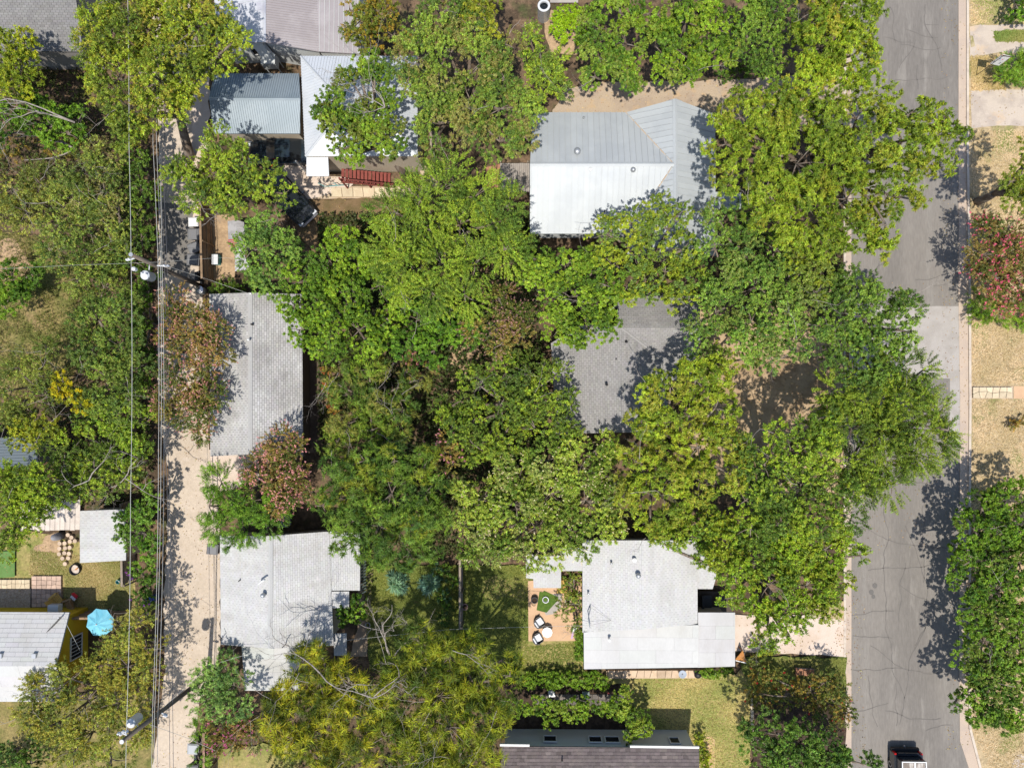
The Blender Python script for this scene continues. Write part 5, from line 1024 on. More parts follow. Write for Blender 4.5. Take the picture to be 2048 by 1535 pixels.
car('dark blue sedan under the eaves, half hidden by the light green tree', 566, 310, math.pi, 4.5, 1.8, 1.42, M_dkblue, False)
car('black sport utility car with its bonnet showing below the beige path', 582, 398, math.radians(-47), 4.6, 1.86, 1.68, M_dkpaint, True)
# pickup with a canopy heading out of the bottom edge
c = W(1803, 1571, 0); T = bpy.data.objects.new('pickup_truck', None); COL.objects.link(T); T.location = c; T.rotation_euler = (0, 0, math.radians(-90)); ORG[T.name] = Vector((0, 0, 0)); tag(T, 'black pickup truck with a glass-topped canopy cut by the bottom edge', 'truck')
L = 5.5; wd = 1.92
MB().prism([(-L / 2 + .1, -wd / 2, .95), (L / 2 - .25, -wd / 2, .95), (L / 2, -wd / 2 + .25, .95), (L / 2, wd / 2 - .25, .95), (L / 2 - .25, wd / 2, .95), (-L / 2 + .1, wd / 2, .95)], .6).build('body', M_dkpaint, T)
MB().box((-L / 2 - .02, 0, .50), (.22, wd * .96, .20)).build('bumper', M_black, T); MB().box((-L / 2 + .06, 0, .78), (.07, wd * .72, .36)).build('tailgate', M_dkpaint, T)
MB().box((-L / 2 - .14, 0, .42), (.2, .1, .08)).build('tow_hitch', M_chrome, T)
can = MB().prism([(-L / 2 + .28, -wd * .44, 1.62), (-.25, -wd * .44, 1.62), (-.25, wd * .44, 1.62), (-L / 2 + .28, wd * .44, 1.62)], .66).build('canopy', M_dkpaint, T)
MB().box((-L / 2 + .25 + .01, 0, 1.28), (.03, wd * .7, .5)).build('canopy_window', M_glass, can)
M_painted_refl = mat('canopy_glass_painted_reflection', (.22, .18, .14), (.55, .50, .44), sc=1.6, rough=.15, spec=.7, stretch=(2.5, .5, 1))  # pale streaks in the colour paint a reflection on the glass
MB().box((-1.42, 0, 1.632), (2.0, wd * .76, .018)).build('canopy_top_glass', M_painted_refl, can)
fr = MB(); [fr.box((-1.42, s_ * wd * .41, 1.645), (2.2, .06, .05)) for s_ in (-1, 1)]; [fr.box((-1.42 + s_ * 1.07, 0, 1.645), (.06, wd * .82 - .07, .05)) for s_ in (-1, 1)]; fr.box((-1.42, .05, 1.65), (2.07, .10, .03)); fr.build('canopy_rack', M_wpvc, can)
MB().prism([(.05, -wd * .38, 1.72), (1.1, -wd * .38, 1.72), (1.1, wd * .38, 1.72), (.05, wd * .38, 1.72)], .06).build('cab_roof', M_dkpaint, T)
MB().add([(1.65, -wd * .45, .98), (1.65, wd * .45, .98), (1.1, wd * .38, 1.70), (1.1, -wd * .38, 1.70)], [(0, 1, 2, 3)]).build('windshield', M_glass, T)
for s_ in (-1, 1):
    MB().add([(-.1, s_ * wd * .46, .98), (1.65, s_ * wd * .46, .98), (1.1, s_ * wd * .38, 1.7), (.05, s_ * wd * .38, 1.7)], [(0, 1, 2, 3)]).build('side_window', M_glass, T)
    MB().box((-L / 2 + .08, s_ * wd * .45, .80), (.10, .16, .34)).build('tail_light', M_red, T)
    MB().box((1.35, s_ * (wd / 2 + .1), 1.1), (.14, .2, .18)).build('mirror', M_dkpaint, T)
    MB().box((L / 2 - .02, s_ * wd * .36, .75), (.08, .32, .18)).build('headlight', M_lens, T)
wheels(T, L, wd, .38)

# ---- wheeled bins
def make_bin(label, px, py, rz, lidm, group, lean=0.0, sc=1.0):
    c = W(px, py, 0); T = bpy.data.objects.new('wheeled_bin', None); COL.objects.link(T); T.location = c; T.rotation_euler = (lean, 0, rz); T.scale = (sc,) * 3; ORG[T.name] = Vector((0, 0, 0)); tag(T, label, 'bin', group)
    b, t = (.25, .28), (.33, .36)
    vs = [(sx * b[0], sy * b[1], .06) for sx in (-1, 1) for sy in (-1, 1)] + [(sx * t[0], sy * t[1], .98) for sx in (-1, 1) for sy in (-1, 1)]
    MB().add(vs, [(0, 2, 3, 1), (0, 1, 5, 4), (2, 6, 7, 3), (0, 4, 6, 2), (1, 3, 7, 5)]).build('body', M_bind, T)
    lid = MB(); lid.add([(-.37, -.42, .985), (.37, -.42, .985), (.37, .40, .985), (-.37, .40, .985), (-.28, -.30, 1.07), (.28, -.30, 1.07), (.28, .30, 1.07), (-.28, .30, 1.07)], [(3, 2, 1, 0), (4, 5, 6, 7), (0, 1, 5, 4), (1, 2, 6, 5), (2, 3, 7, 6), (3, 0, 4, 7)]); lid.build('lid', lidm, T)
    MB().tube([(-.28, .42, .93), (-.28, .50, .97), (.28, .50, .97), (.28, .42, .93)], .02, 6).build('handle', M_black, T)
    for s_ in (-1, 1): MB().lathe((s_ * .27, .33, .12), [(.12, 0), (.12, .06)], 14, axis=(s_, 0, 0)).build('wheel', M_tyre, T)
    return T
BG = 'wheeled bins along the alley fence'
make_bin('white-lidded bin at the top end of the row of bins by the fence', 399, 450, math.radians(-88), M_wpvc, BG, sc=.9)
make_bin('grey bin second from the top in the row by the fence', 402, 475, math.radians(-90), M_binl, BG, sc=1.08)
make_bin('grey bin turned askew in the middle of the row by the fence', 402, 501, math.radians(-66), M_binl, BG, .0, 1.05)
make_bin('large grey bin with a blue body rim nearest the utility pole base', 401, 525, math.radians(-92), M_binl, BG, sc=1.1)
make_bin('small dark tipped bin between the utility pole and the fence', 403, 556, math.radians(-75), M_bind, BG, .25, .8)
make_bin('grey bin standing alone in the alley at the pale roof corner', 438, 1092, math.radians(-95), M_binl, None)
make_bin('silver-lidded bin by the fence near the bottom of the alley', 400, 1483, math.radians(-92), mat('silver_lid', (.42, .44, .46), rough=.4), None, sc=1.0)
make_bin('dark bin in the alley at the very bottom, under the shrub', 398, 1525, math.radians(-92), M_binl, None, sc=1.0)
c = W(409, 583, 0); t_ = thing('metal_drum', 'shiny metal can at the foot of the alley fence', 'can', tuple(c)); MB().lathe(c, [(.26, 0), (.27, .3), (.28, .31), (.27, .34), (.27, .75)], 18).build('drum', M_steel, t_, smooth=True); MB().lathe(c + Vector((0, 0, .755)), [(.29, 0), (.29, .04), (.05, .10)], 18).build('lid', M_chrome, t_)
c = W(437, 521, 0); t_ = thing('ice_chest', 'teal and white cooler box behind the alley fence', 'cooler', tuple(c), rz=0); MB().box(c + Vector((0, 0, .3)), (.42, .68, .6)).build('box', M_teal, t_); MB().box(c + Vector((.04, -.05, .64)), (.44, .72, .07)).build('lid', M_cush, t_)

# ---- fences
def fence(label, a, b, h, m, pitch=.145, top=None):
    A = W(*a, 0); B = W(*b, 0); T = thing('fence', label, 'fence', tuple(A)); d = (B - A); L = d.length; d /= L; ang = math.atan2(d.y, d.x); n = int(L / pitch); mb_ = MB()
    for i in range(n):
        p = A + d * (i + .5) * pitch; hh = h + rs.uniform(-.025, .025); mb_.box(p + Vector((0, 0, hh / 2)), (pitch - .012, .022, hh), ang)
    mb_.build('picket', m, T, kind='stuff'); q = Vector((-d.y, d.x, 0)) * .04
    for z_ in (.35, h * .55, h - .2): MB().box((A + B) / 2 + q + Vector((0, 0, z_)), (L, .04, .09), ang).build('rail', m, T)
    MB().box((A + B) / 2 + Vector((0, 0, h + .045)), (L, .15, .035), ang).build('cap_board', m, T)
    k = max(2, int(L / 2.4))
    for i in range(k + 1): MB().box(A + d * (L * i / k) + q * 2.6 + Vector((0, 0, h / 2)), (.09, .09, h), ang).build('post', m, T)
    return T
fence('brown board fence beside the row of bins', (424, 420), (428, 566), 1.8, M_fence)
fence('short brown board fence at the bottom of the alley', (432, 1440), (433, 1600), 1.8, M_fence)
fence('pale board fence between the two shaded back lawns', (925, 1108), (925, 1240), 1.7, M_wood)
fence('brown board fence with a lit top behind the blue umbrella', (175, 1221), (262, 1220), 1.7, M_fence)
fence('short wooden fence right of the white hipped roof', (869, 250), (869, 330), 1.7, M_wood)
fence('grey board fence under the dead boughs right of the white shed', (268, 1000), (271, 1160), 1.6, M_wood)

# ---- utility poles
def upole(label, base, top, z, arms, tank, group):
    B = W(*base, 0); Tt = W(*top, z); T = thing('utility_pole', label, 'utility pole', tuple(B), group)
    MB().tube([B, (B * 2 + Tt) / 3, (B + Tt * 2) / 3, Tt], [.17, .155, .14, .125], 12).build('pole', M_pole, T, smooth=True)
    MB().cyl(Tt, .13, .04, 12).build('pole_cap', M_steel, T)
    def on(f): return B + (Tt - B) * f
    for f, off, L_ in arms:
        p = on(f); d = Vector(off).normalized(); a = MB().tube([p, p + d * L_], .05, 6).build('crossarm', M_tank, T)
        for k in (.75, 1.0): MB().lathe(p + d * L_ * k + Vector((0, 0, .03)), [(.03, 0), (.07, .04), (.035, .08), (.075, .12), (.035, .16), (.06, .2), (.03, .24)], 10).build('insulator', M_ins, a)
    f, off, r_, h_ = tank; p = on(f) + Vector(off); tk = MB().lathe(p, [(r_ * .9, 0), (r_, .04), (r_, h_), (r_ * 1.04, h_ + .01), (r_ * .9, h_ + .08), (r_ * .3, h_ + .12)], 22).build('transformer', M_tank, T, smooth=True)
    for a_ in (.3, 2.4): MB().lathe(p + Vector((math.cos(a_) * r_ * .5, math.sin(a_) * r_ * .5, h_ + .08)), [(.04, 0), (.07, .05), (.035, .1), (.06, .15), (.03, .22)], 10).build('bushing', M_ins, tk)
    MB().tube([p + Vector((0, 0, h_ * .5)), on(f) + Vector((0, 0, h_ * .5))], .04, 6).build('bracket', M_steel, T)
    return T, on
P1, on1 = upole('upper utility pole with a white transformer leaning over the alley by the bins', (404, 573), (262, 509), 8.6,
   [(.93, (-1, -.35, 0), .55), (.70, (1, -.05, 0), .9)], (.73, (-.25, -.75, -.35), .30, .75), 'utility poles in the alley')
MB().lathe(on1(.88) + Vector((-.3, -.65, 0)), [(.11, 0), (.13, .05), (.13, .3), (.05, .38)], 12).build('lightning_arrester', M_ins, P1)
P2, on2 = upole('lower utility pole with a white transformer standing in the olive-yellow tree', (418, 1348), (244, 1482), 9.9,
   [(.93, (-1, .35, 0), .6), (.62, (1, -.3, 0), .5)], (.80, (-.45, .35, -.35), .28, .8), 'utility poles in the alley')
for k in range(2): MB().lathe(on2(.92) + Vector((-.35 + k * .2, .25, .05)), [(.05, 0), (.09, .04), (.04, .1), (.08, .15), (.03, .22)], 10).build('lightning_arrester', M_ins, P2)
# ---- wires
def wire(label, pts, r_=.018, m=None, group=None):
    P = [W(*p) for p in pts]; out = []
    for i in range(len(P) - 1):
        a, b = P[i], P[i + 1]; L = (b - a).length; sag = .0006 * L * L
        for j in range(8):
            t = j / 8; p = a + (b - a) * t; p.z -= 4 * sag * t * (1 - t); out.append(p)
    out.append(P[-1]); o = MB().tube(out, r_, 5).build('overhead_wire', m or M_wire); tag(o, label, 'wire', group); return o
WG = 'wires strung along the alley'
wire('single high wire running the length of the alley over the left trees', [(254, -60, 8.6), (258, 290, 8.5), (262, 505, 8.4), (261, 1000, 8.6), (253, 1455, 9.2), (250, 1600, 9.2)], .015, None, WG)
for i, (xa, xb, xc, xd, zz) in enumerate([(300, 316, 317, 305, 7.2), (307, 321, 322, 309, 6.9), (313, 324, 328, 316, 6.6)]):
    wire(['leftmost', 'second', 'third'][i] + ' of the wires in the bundle above the left side of the alley', [(xa, -60, zz), (xa + 6, 290, zz), (xb, 520, zz), (xc, 900, zz), (xd, 1425, zz + .3), (xd - 3, 1600, zz)], .013, None, WG)
for i, (xa, xb, xc, xd, zz) in enumerate([(322, 329, 332, 338, 5.6), (328, 334, 336, 345, 5.4)]):
    wire(['darker cable right of the wire bundle', 'rightmost dark cable beside the wire bundle'][i], [(xa, -60, zz), (xa, 380, zz), (xb, 520, zz), (xc, 900, zz), (xd, 1390, zz), (xd + 2, 1600, zz)], .016, mat('dark_cable', (.10, .10, .11), rough=.6), WG)
wire('thin service wire crossing the trees left of the upper utility pole', [(-60, 540, 5.6), (150, 530, 6.4), (318, 524, 7.0)], .006)
wire('thin service wire from the upper pole across the bins', [(318, 524, 7.0), (440, 515, 5.2), (520, 520, 4.0)], .006)
wire('service wire from the upper pole down to the long grey roof', [(322, 528, 6.6), (420, 560, 4.2), (500, 588, 3.9)], .008)
wire('service wire over the back lawns to the white roof house mast', [(575, 1280, 3.9), (690, 1280, 4.0), (900, 1258, 4.3), (1179, 1250, 3.3)], .009)
wire('thin service wire from the yellow house mast into the trees', [(125, 1232, 3.2), (160, 1300, 3.0)], .012)
wire('thin wire crossing the bottom of the alley', [(300, 1448, 6.6), (375, 1475, 4.5), (430, 1500, 3.2)], .012)
wire('service wire from the lower pole to the pale lower left roof', [(325, 1415, 6.4), (420, 1330, 4.6), (573, 1284, 4.4)], .008)

# ---- red steps
c = W(735, 362, 0); T = thing('wooden_steps', 'oxblood red wooden steps with railing on the south side of the white hipped roof house', 'steps', tuple(c))
n = 13
for i in range(n):
    t = i / (n - 1); z_ = 1.75 * (1 - t) + .15 * t; a = W(686 + 92 * t, 351 + 8 * t, z_)
    MB().box(a, (.205, .95, .045)).build('tread', M_redw, T)
a0 = W(682, 351, 1.7); a1 = W(782, 360, .1)
for s_ in (-1, 1): MB().tube([a0 + Vector((0, s_ * .45, -.1)), a1 + Vector((0, s_ * .45, -.02))], .05, 4).build('stringer', M_redw, T)
r0 = W(678, 357, 2.55); r1 = W(785, 369, 1.0); MB().tube([r0, r1], .045, 4).build('handrail', M_redw, T); MB().tube([r0 - Vector((0, 0, .65)), r1 - Vector((0, 0, .7))], .035, 4).build('lower_rail', M_redw, T)
for i in range(14):
    p = r0 + (r1 - r0) * (i / 13); MB().box(p - Vector((0, 0, .36)), (.05, .03, .70)).build('baluster', M_redw, T)
for i in (0, .5, 1):
    p = r0 + (r1 - r0) * i; MB().box((p.x, p.y + .05, p.z / 2), (.09, .09, p.z)).build('post', M_redw, T)
c = W(665, 372, 0); T = thing('pipe_railing', 'teal painted pipe railing by the red steps', 'railing', tuple(c))
MB().tube([W(636, 366, .02), W(636, 366, .75), W(650, 373, .8), W(690, 370, .8), W(690, 370, .02)], .03, 6).build('rail', mat('teal_paint', (.14, .36, .36), rough=.5), T)
MB().tube([W(666, 367, .02), W(668, 366, .75), W(676, 371, .8)], .03, 6).build('rail', mat('teal_paint', (.14, .36, .36)), T)
c = W(1030, 355, 0); T = thing('deck', 'grey weathered plank deck left of the large pale metal roof', 'deck', tuple(c)); mb_ = MB()
a = W(1000, 384, .8); b = W(1060, 326, .8); x_ = a.x
while x_ < b.x - .1: mb_.box((x_ + .068, (a.y + b.y) / 2 + rs.uniform(-.01, .01), .78), (.128, b.y - a.y, .035)); x_ += .14
mb_.build('plank', mat('grey_plank', (.38, .34, .30), (.32, .28, .25), sc=3, fine=.15, stretch=(5, 1, 1)), T, kind='stuff')
for p_ in ((1002, 382), (1056, 382), (1002, 330), (1056, 330)): MB().box(W(*p_, 0) + Vector((0, 0, .38)), (.1, .1, .74)).build('post', M_wood, T)
c = W(990, 358, 0); T = thing('wooden_steps', 'short red-brown wooden steps at the left end of the grey deck', 'steps', tuple(c))
for i in range(4): MB().box(c + Vector((.26 - .26 * i, 0, .66 - .17 * i)), (.24, 1.6, .04)).build('tread', M_benchw, T)
for s_ in (-.82, .82): MB().tube([c + Vector((.4, s_, .72)), c + Vector((-.65, s_, .03))], .04, 4).build('stringer', M_benchw, T)

# ---- rain tank
c = W(1087, 36, 0); T = thing('rain_tank', 'tall grey corrugated rain tank with an open top at the top edge', 'tank', tuple(c))
prof = []; 
for i in range(17): prof.append((.42 + (.015 if i % 2 else 0), 1.5 * i / 16))
MB().lathe(c, prof, 24, cap=False).build('tank_wall', M_steel, T); MB().lathe(c + Vector((0, 0, 1.5)), [(.44, 0), (.44, .05), (.30, .07), (.28, .0), (.28, -.1)], 24, cap=False).build('rim', M_tank, T); MB().cyl(c + Vector((0, 0, 1.25)), .40, .02, 20).build('water', mat('dark_water', (.015, .02, .025), rough=.1), T)
sheet('garden_path', [(1100, -60), (1156, -60), (1156, 9), (1100, 9)], M_slab)
# ---- patio furniture, white roof house
def lounge(label, px, py, rz, group):
    c = W(px, py, 0); T = bpy.data.objects.new('patio_chair', None); COL.objects.link(T); T.location = c; T.rotation_euler = (0, 0, rz); T.scale = (.84, .84, .84); ORG[T.name] = Vector((0, 0, 0)); tag(T, label, 'chair', group)
    MB().prism([(-.33, -.36, .30), (.30, -.36, .30), (.36, 0, .30), (.30, .36, .30), (-.33, .36, .30), (-.42, 0, .30)], .10).build('seat', M_black, T)
    back = []; 
    pts = [(.30, -.42), (-.10, -.46), (-.42, -.28), (-.50, 0), (-.42, .28), (-.10, .46), (.30, .42)]
    mb_ = MB()
    for i in range(len(pts) - 1):
        a, b = pts[i], pts[i + 1]; q = .88; h0 = .72 if 1 <= i <= 4 else .55; h1 = h0
        mb_.add([(a[0], a[1], .12), (b[0], b[1], .12), (b[0], b[1], h1), (a[0], a[1], h0), (a[0] * q, a[1] * q, .12), (b[0] * q, b[1] * q, .12), (b[0] * q, b[1] * q, h1), (a[0] * q, a[1] * q, h0)], [(0, 1, 2, 3), (5, 4, 7, 6), (3, 2, 6, 7), (0, 4, 5, 1), (0, 3, 7, 4), (1, 5, 6, 2)])
    mb_.build('backrest', M_black, T)
    MB().box((.02, 0, .36), (.52, .56, .11)).build('cushion', M_cush, T)
    MB().box((-.28, 0, .52), (.12, .5, .34), 0, Matrix.Rotation(-.25, 3, 'Y')).build('back_cushion', M_cush, T)
    for sx in (-.3, .25):
        for sy in (-.3, .3): MB().cyl((sx, sy, 0), .025, .2, 8).build('leg', M_black, T)
    return T
lounge('upper black tub chair with pale cushion on the orange patio', 1079, 1240, math.radians(125 - 90), 'black tub chairs on the patio')
lounge('lower black tub chair with pale cushion on the orange patio', 1076, 1272, math.radians(30), 'black tub chairs on the patio')
c = W(1094, 1258, 0); T = thing('patio_table', 'octagonal glass-topped table beside the two black tub chairs', 'table', tuple(c))
MB().lathe(c + Vector((0, 0, .62)), [(.34, 0), (.34, .03)], 8).build('tabletop', mat('pale_glass', (.55, .62, .62), rough=.1, spec=.8), T); MB().lathe(c + Vector((0, 0, .60)), [(.34, 0), (.37, 0), (.37, .05), (.34, .05)], 8, cap=False).build('rim', M_wpvc, T)
for i in range(4): MB().tube([c + Vector((.25 * math.cos(i * 1.57 + .78), .25 * math.sin(i * 1.57 + .78), 0)), c + Vector((.3 * math.cos(i * 1.57 + .78), .3 * math.sin(i * 1.57 + .78), .61))], .02, 6).build('leg', M_wpvc, T)
c = W(1091, 1197, 0); T = thing('fire_ring', 'round grey steel fire bowl on the green turf patch', 'fire bowl', tuple(c)); MB().lathe(c + Vector((0, 0, .03)), [(.12, 0), (.22, .05), (.24, .22), (.20, .23), (.14, .12)], 20, cap=False).build('bowl', M_steel, T, smooth=True); MB().cyl(c + Vector((0, 0, .0)), .16, .05, 16).build('foot', M_black, T); MB().cyl(c + Vector((0, 0, .10)), .15, .04, 16).build('ash', mat('ash', (.10, .10, .11)), T)
c = W(1069, 1196, 0); T = thing('barrel_planter', 'dark barrel planter at the left edge of the orange patio', 'planter', tuple(c)); MB().lathe(c, [(.20, 0), (.25, .2), (.25, .45), (.22, .5), (.18, .5), (.18, .42)], 16, cap=False).build('barrel', M_bind, T, smooth=True); MB().cyl(c + Vector((0, 0, .38)), .185, .04, 14).build('soil', M_mulch, T)
c = W(1068, 1201, 0) + Vector((0, -.15, 0)); T = thing('clay_pot', 'small terracotta pot against the barrel planter', 'pot', tuple(c)); MB().lathe(c, [(.10, 0), (.15, .25), (.17, .25), (.17, .3), (.13, .3), (.12, .24)], 14, cap=False).build('pot', M_terra, T); MB().cyl(c + Vector((0, 0, .22)), .12, .02, 12).build('soil', M_tan, T)
c = W(1148, 1258, 0); T = thing('kids_toy', 'white and lilac plastic toy lying at the right of the patio', 'toy', tuple(c)); MB().lathe(c + Vector((.05, .05, 0)), [(.22, 0), (.26, .1), (.22, .2), (.1, .24)], 14).build('seat', M_wpvc, T, smooth=True); MB().box(c + Vector((-.12, -.33, .12)), (.14, .55, .12), -.2).build('arm', mat('lilac_plastic', (.45, .28, .45), rough=.5), T)
for x_, y_, l_ in ((1135, 1200, 'grey round pot under the patio tree, nearest the patio'), (1147, 1191, 'grey round pot under the patio tree, nearest the white roof')):
    c = W(x_, y_, 0); T = thing('garden_pot', l_, 'pot', tuple(c), 'grey pots under the patio tree'); MB().lathe(c, [(.12, 0), (.2, .1), (.2, .28), (.16, .3), (.14, .24)], 14, cap=False).build('pot', M_slab, T); MB().cyl(c + Vector((0, 0, .22)), .15, .02, 12).build('soil', M_mulch, T)
o = MB().tube([W(1075, 1306, .03), W(1083, 1311, .03), W(1095, 1312.5, .03), (W(1106, 1308, .03)), W(1112, 1300, .03), W(1115, 1292, .03)], .025, 6).build('garden_hose', M_black); tag(o, 'black curved hose lying on the grass below the orange patio', 'hose')
o = MB().box(W(1124, 1170, .25) + Vector((0, 0, .0)), (.75, .95, .5)).build('raised_bed', mat('ochre_wood', (.60, .38, .10), rough=.9)); tag(o, 'ochre wooden box beside the roof corner above the patio', 'planter')
# east entry: grill and chairs in the dark recess
c = W(1410, 1203, 0); T = thing('patio_sofa', 'dark wicker sofa in the shaded recess of the white roof house', 'sofa', tuple(c)); MB().box(c + Vector((0, 0, .22)), (.7, 1.1, .44)).build('seat', M_bind, T); MB().box(c + Vector((-.3, 0, .60)), (.14, 1.1, .34)).build('backrest', M_bind, T); [MB().box(c + Vector((0, s_ * .55, .5)), (.7, .12, .2)).build('armrest', M_bind, T) for s_ in (-1, 1)]
c = W(1438, 1196, 0); T = thing('patio_chair', 'black cane chair with a pale curved rim by the dark recess', 'chair', tuple(c)); MB().cyl(c + Vector((0, 0, .3)), .32, .1, 16).build('seat', M_bind, T); MB().tube([c + Vector((.34 * math.cos(a), .34 * math.sin(a), .75 - .15 * abs(a - 3.4) / 1.5)) for a in [1.8 + .35 * k for k in range(10)]], .03, 6).build('backrest', M_steel, T); [MB().cyl(c + Vector((.22 * math.cos(a), .22 * math.sin(a), 0)), .02, .32, 6).build('leg', M_bind, T) for a in (.8, 2.3, 3.9, 5.5)]
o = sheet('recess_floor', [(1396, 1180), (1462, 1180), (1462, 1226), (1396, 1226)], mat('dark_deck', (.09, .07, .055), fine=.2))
# lower right yard
c = W(1484, 1312, 0); T = thing('wooden_trellis', 'orange triangular wooden frame at the right corner of the white roof', 'planter', tuple(c)); a, b, d_ = W(1471, 1318, .35), W(1492, 1323, .35), W(1485, 1301, .9)
MB().prism([a, b, d_], .04).build('board', M_orwood, T); [MB().tube([p, q], .04, 4).build('frame', M_wpvc if k == 0 else M_orwood, T) for k, (p, q) in enumerate(((a - Vector((0, .06, 0)), b - Vector((0, .06, 0))), (b, d_), (d_, a)))]; [MB().box(Vector((p.x, p.y, p.z / 2)), (.05, .05, p.z)).build('leg', M_orwood, T) for p in (a, b, d_)]
c = W(1603, 1338, 0); T = thing('garden_bench', 'red-brown slatted wooden bench under the reddish-tipped tree', 'bench', tuple(c), rz=0)
for i in range(6): MB().box(c + Vector((0, .22 - .085 * i, .45)), (1.2, .07, .03), -.06).build('seat_slat', M_benchw, T)
for i in range(4): MB().box(c + Vector((0, .32 + .02 * i, .56 + .1 * i)), (1.2, .025, .08), -.06).build('back_slat', M_bind, T)
for sx in (-.52, .52):
    for sy in (-.2, .28): MB().box(c + Vector((sx, sy, .22)), (.06, .06, .44)).build('leg', M_bind, T)
    MB().box(c + Vector((sx * 1.1, 0, .62)), (.06, .5, .04)).build('armrest', M_benchw, T)
c = W(1361, 1340, 0); T = thing('birdbath', 'oval grey birdbath on the flagstones below the white roof', 'birdbath', tuple(c)); MB().lathe(c, [(.14, 0), (.07, .1), (.06, .5), (.1, .55)], 14).build('pedestal', M_slab, T); MB().lathe(c + Vector((0, 0, .55)), [(.08, 0), (.26, .08), (.28, .13), (.24, .11), (.05, .06)], 20, cap=False).build('basin', mat('blue_grey_stone', (.38, .43, .50), rough=.6), T, smooth=True)
c = W(1391, 1341, 0); T = thing('kettle_grill', 'round black kettle grill on the flagstones beside the birdbath', 'grill', tuple(c)); MB().lathe(c + Vector((0, 0, .45)), [(.06, 0), (.22, .1), (.25, .2), (.22, .32), (.05, .4)], 18).build('bowl', M_black, T, smooth=True); [MB().tube([c + Vector((.25 * math.cos(a), .25 * math.sin(a), 0)), c + Vector((.15 * math.cos(a), .15 * math.sin(a), .5))], .015, 6).build('leg', M_steel, T) for a in (.5, 2.6, 4.7)]
# trellis yard clutter
c = W(1103, 1381, 0); t_ = thing('storage_box', 'white cube box in the dark strip between hedge and trellis', 'box', tuple(c)); MB().box(c + Vector((0, 0, .22)), (.42, .42, .44), .1).build('box', M_cush, t_); MB().box(c + Vector((0, 0, .455)), (.46, .46, .03), .1).build('lid', M_wpvc, t_)
c = W(1171, 1386, 0); t_ = thing('rain_crate', 'grey-green slatted crate in the strip between hedge and trellis', 'crate', tuple(c)); 
for i in range(5): MB().box(c + Vector((0, -.2 + .1 * i, .2)), (.5, .07, .3)).build('slat', mat('sage_paint', (.28, .36, .34), rough=.7), t_)
MB().box(c + Vector((0, 0, .02)), (.52, .5, .03)).build('base', M_bind, t_)
c = W(1216, 1385, 0); t_ = thing('garden_tool', 'red tool lying in the strip between hedge and trellis', 'tool', tuple(c)); MB().tube([c + Vector((-.6, .05, .1)), c + Vector((0, 0, .12))], .025, 6).build('handle', M_steel, t_); MB().prism([c + Vector(v) for v in ((0, .12, .16), (.25, -.15, .16), (.18, -.22, .16), (-.06, 0, .16))], .05).build('blade', mat('red_paint', (.50, .03, .05)), t_)
c = W(1136, 1392, 0); t_ = thing('ladder', 'narrow tan ladder leaning among the clutter behind the trellis', 'ladder', tuple(c)); [MB().tube([c + Vector((s_, -.6, .06)), c + Vector((s_ - .15, .6, .2))], .02, 4).build('rail', M_fence, t_) for s_ in (-.14, .14)]; [MB().tube([c + Vector((-.14 - .15 * k, -.6 + 1.2 * k, .06 + .14 * k)), c + Vector((.14 - .15 * k, -.6 + 1.2 * k, .06 + .14 * k))], .015, 4).build('rung', M_fence, t_) for k in (.1, .3, .5, .7, .9)]
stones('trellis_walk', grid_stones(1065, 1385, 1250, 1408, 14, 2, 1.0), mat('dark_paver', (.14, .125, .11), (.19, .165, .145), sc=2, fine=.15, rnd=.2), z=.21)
# left yard things
c = W(154, 1137, 0); T = thing('fire_pit', 'round black fire pit with pale ash beside the white shed', 'fire pit', tuple(c)); MB().lathe(c, [(.36, 0), (.40, .3), (.36, .32), (.33, .1)], 24, cap=False).build('ring', M_black, T, smooth=True); MB().cyl(c + Vector((0, 0, .08)), .335, .04, 20).build('ash', mat('pale_ash', (.62, .53, .45), (.5, .4, .32), sc=6, fine=.3), T); MB().box(c + Vector((.08, .05, .15)), (.22, .08, .08), .7).build('log', M_orwood, T)
c = W(126, 1070, 0) + Vector((-.1, 0, 0)); T = thing('covered_grill', 'grey fabric covered grill at the head of the stepping stones', 'grill cover', tuple(c)); MB().lathe(c, [(.30, 0), (.27, .5), (.22, .85), (.10, 1.0), (.03, 1.03)], 12).build('cover', mat('grey_fabric', (.30, .30, .33), rough=.9), T, smooth=True); MB().cyl(c, .1, .04, 8).build('foot', M_black, T)
c = W(240, 1161, 0); T = thing('bucket', 'teal bucket on the grass below the white shed', 'bucket', tuple(c)); MB().lathe(c, [(.11, 0), (.15, .3), (.14, .3), (.10, .02)], 16, cap=False).build('pail', M_teal, T); MB().tube([c + Vector((-.15, 0, .3)), c + Vector((0, .14, .34)), c + Vector((.15, 0, .3))], .01, 5).build('handle', M_steel, T)
c = W(157, 1188, 0); T = thing('camp_chair', 'small red and white folding chair on the grass', 'chair', tuple(c)); R_ = Matrix.Rotation(-.7, 3, 'Z')
MB().box(c + Vector((0, 0, .38)), (.42, .20, .03), -.7).build('seat', mat('red_canvas', (.55, .03, .06), rough=.8), T); MB().box(c + R_ @ Vector((0, -.2, .40)), (.42, .18, .03), -.7).build('seat_front', M_wpvc, T); MB().box(c + R_ @ Vector((0, .15, .55)), (.42, .03, .3), -.7).build('backrest', mat('red_canvas', (.55, .03, .06)), T)
for sx, sy in ((-.19, -.25), (.19, -.25), (-.19, .12), (.19, .12)): MB().cyl(c + R_ @ Vector((sx, sy, 0)), .012, .38, 6).build('leg', M_steel, T)
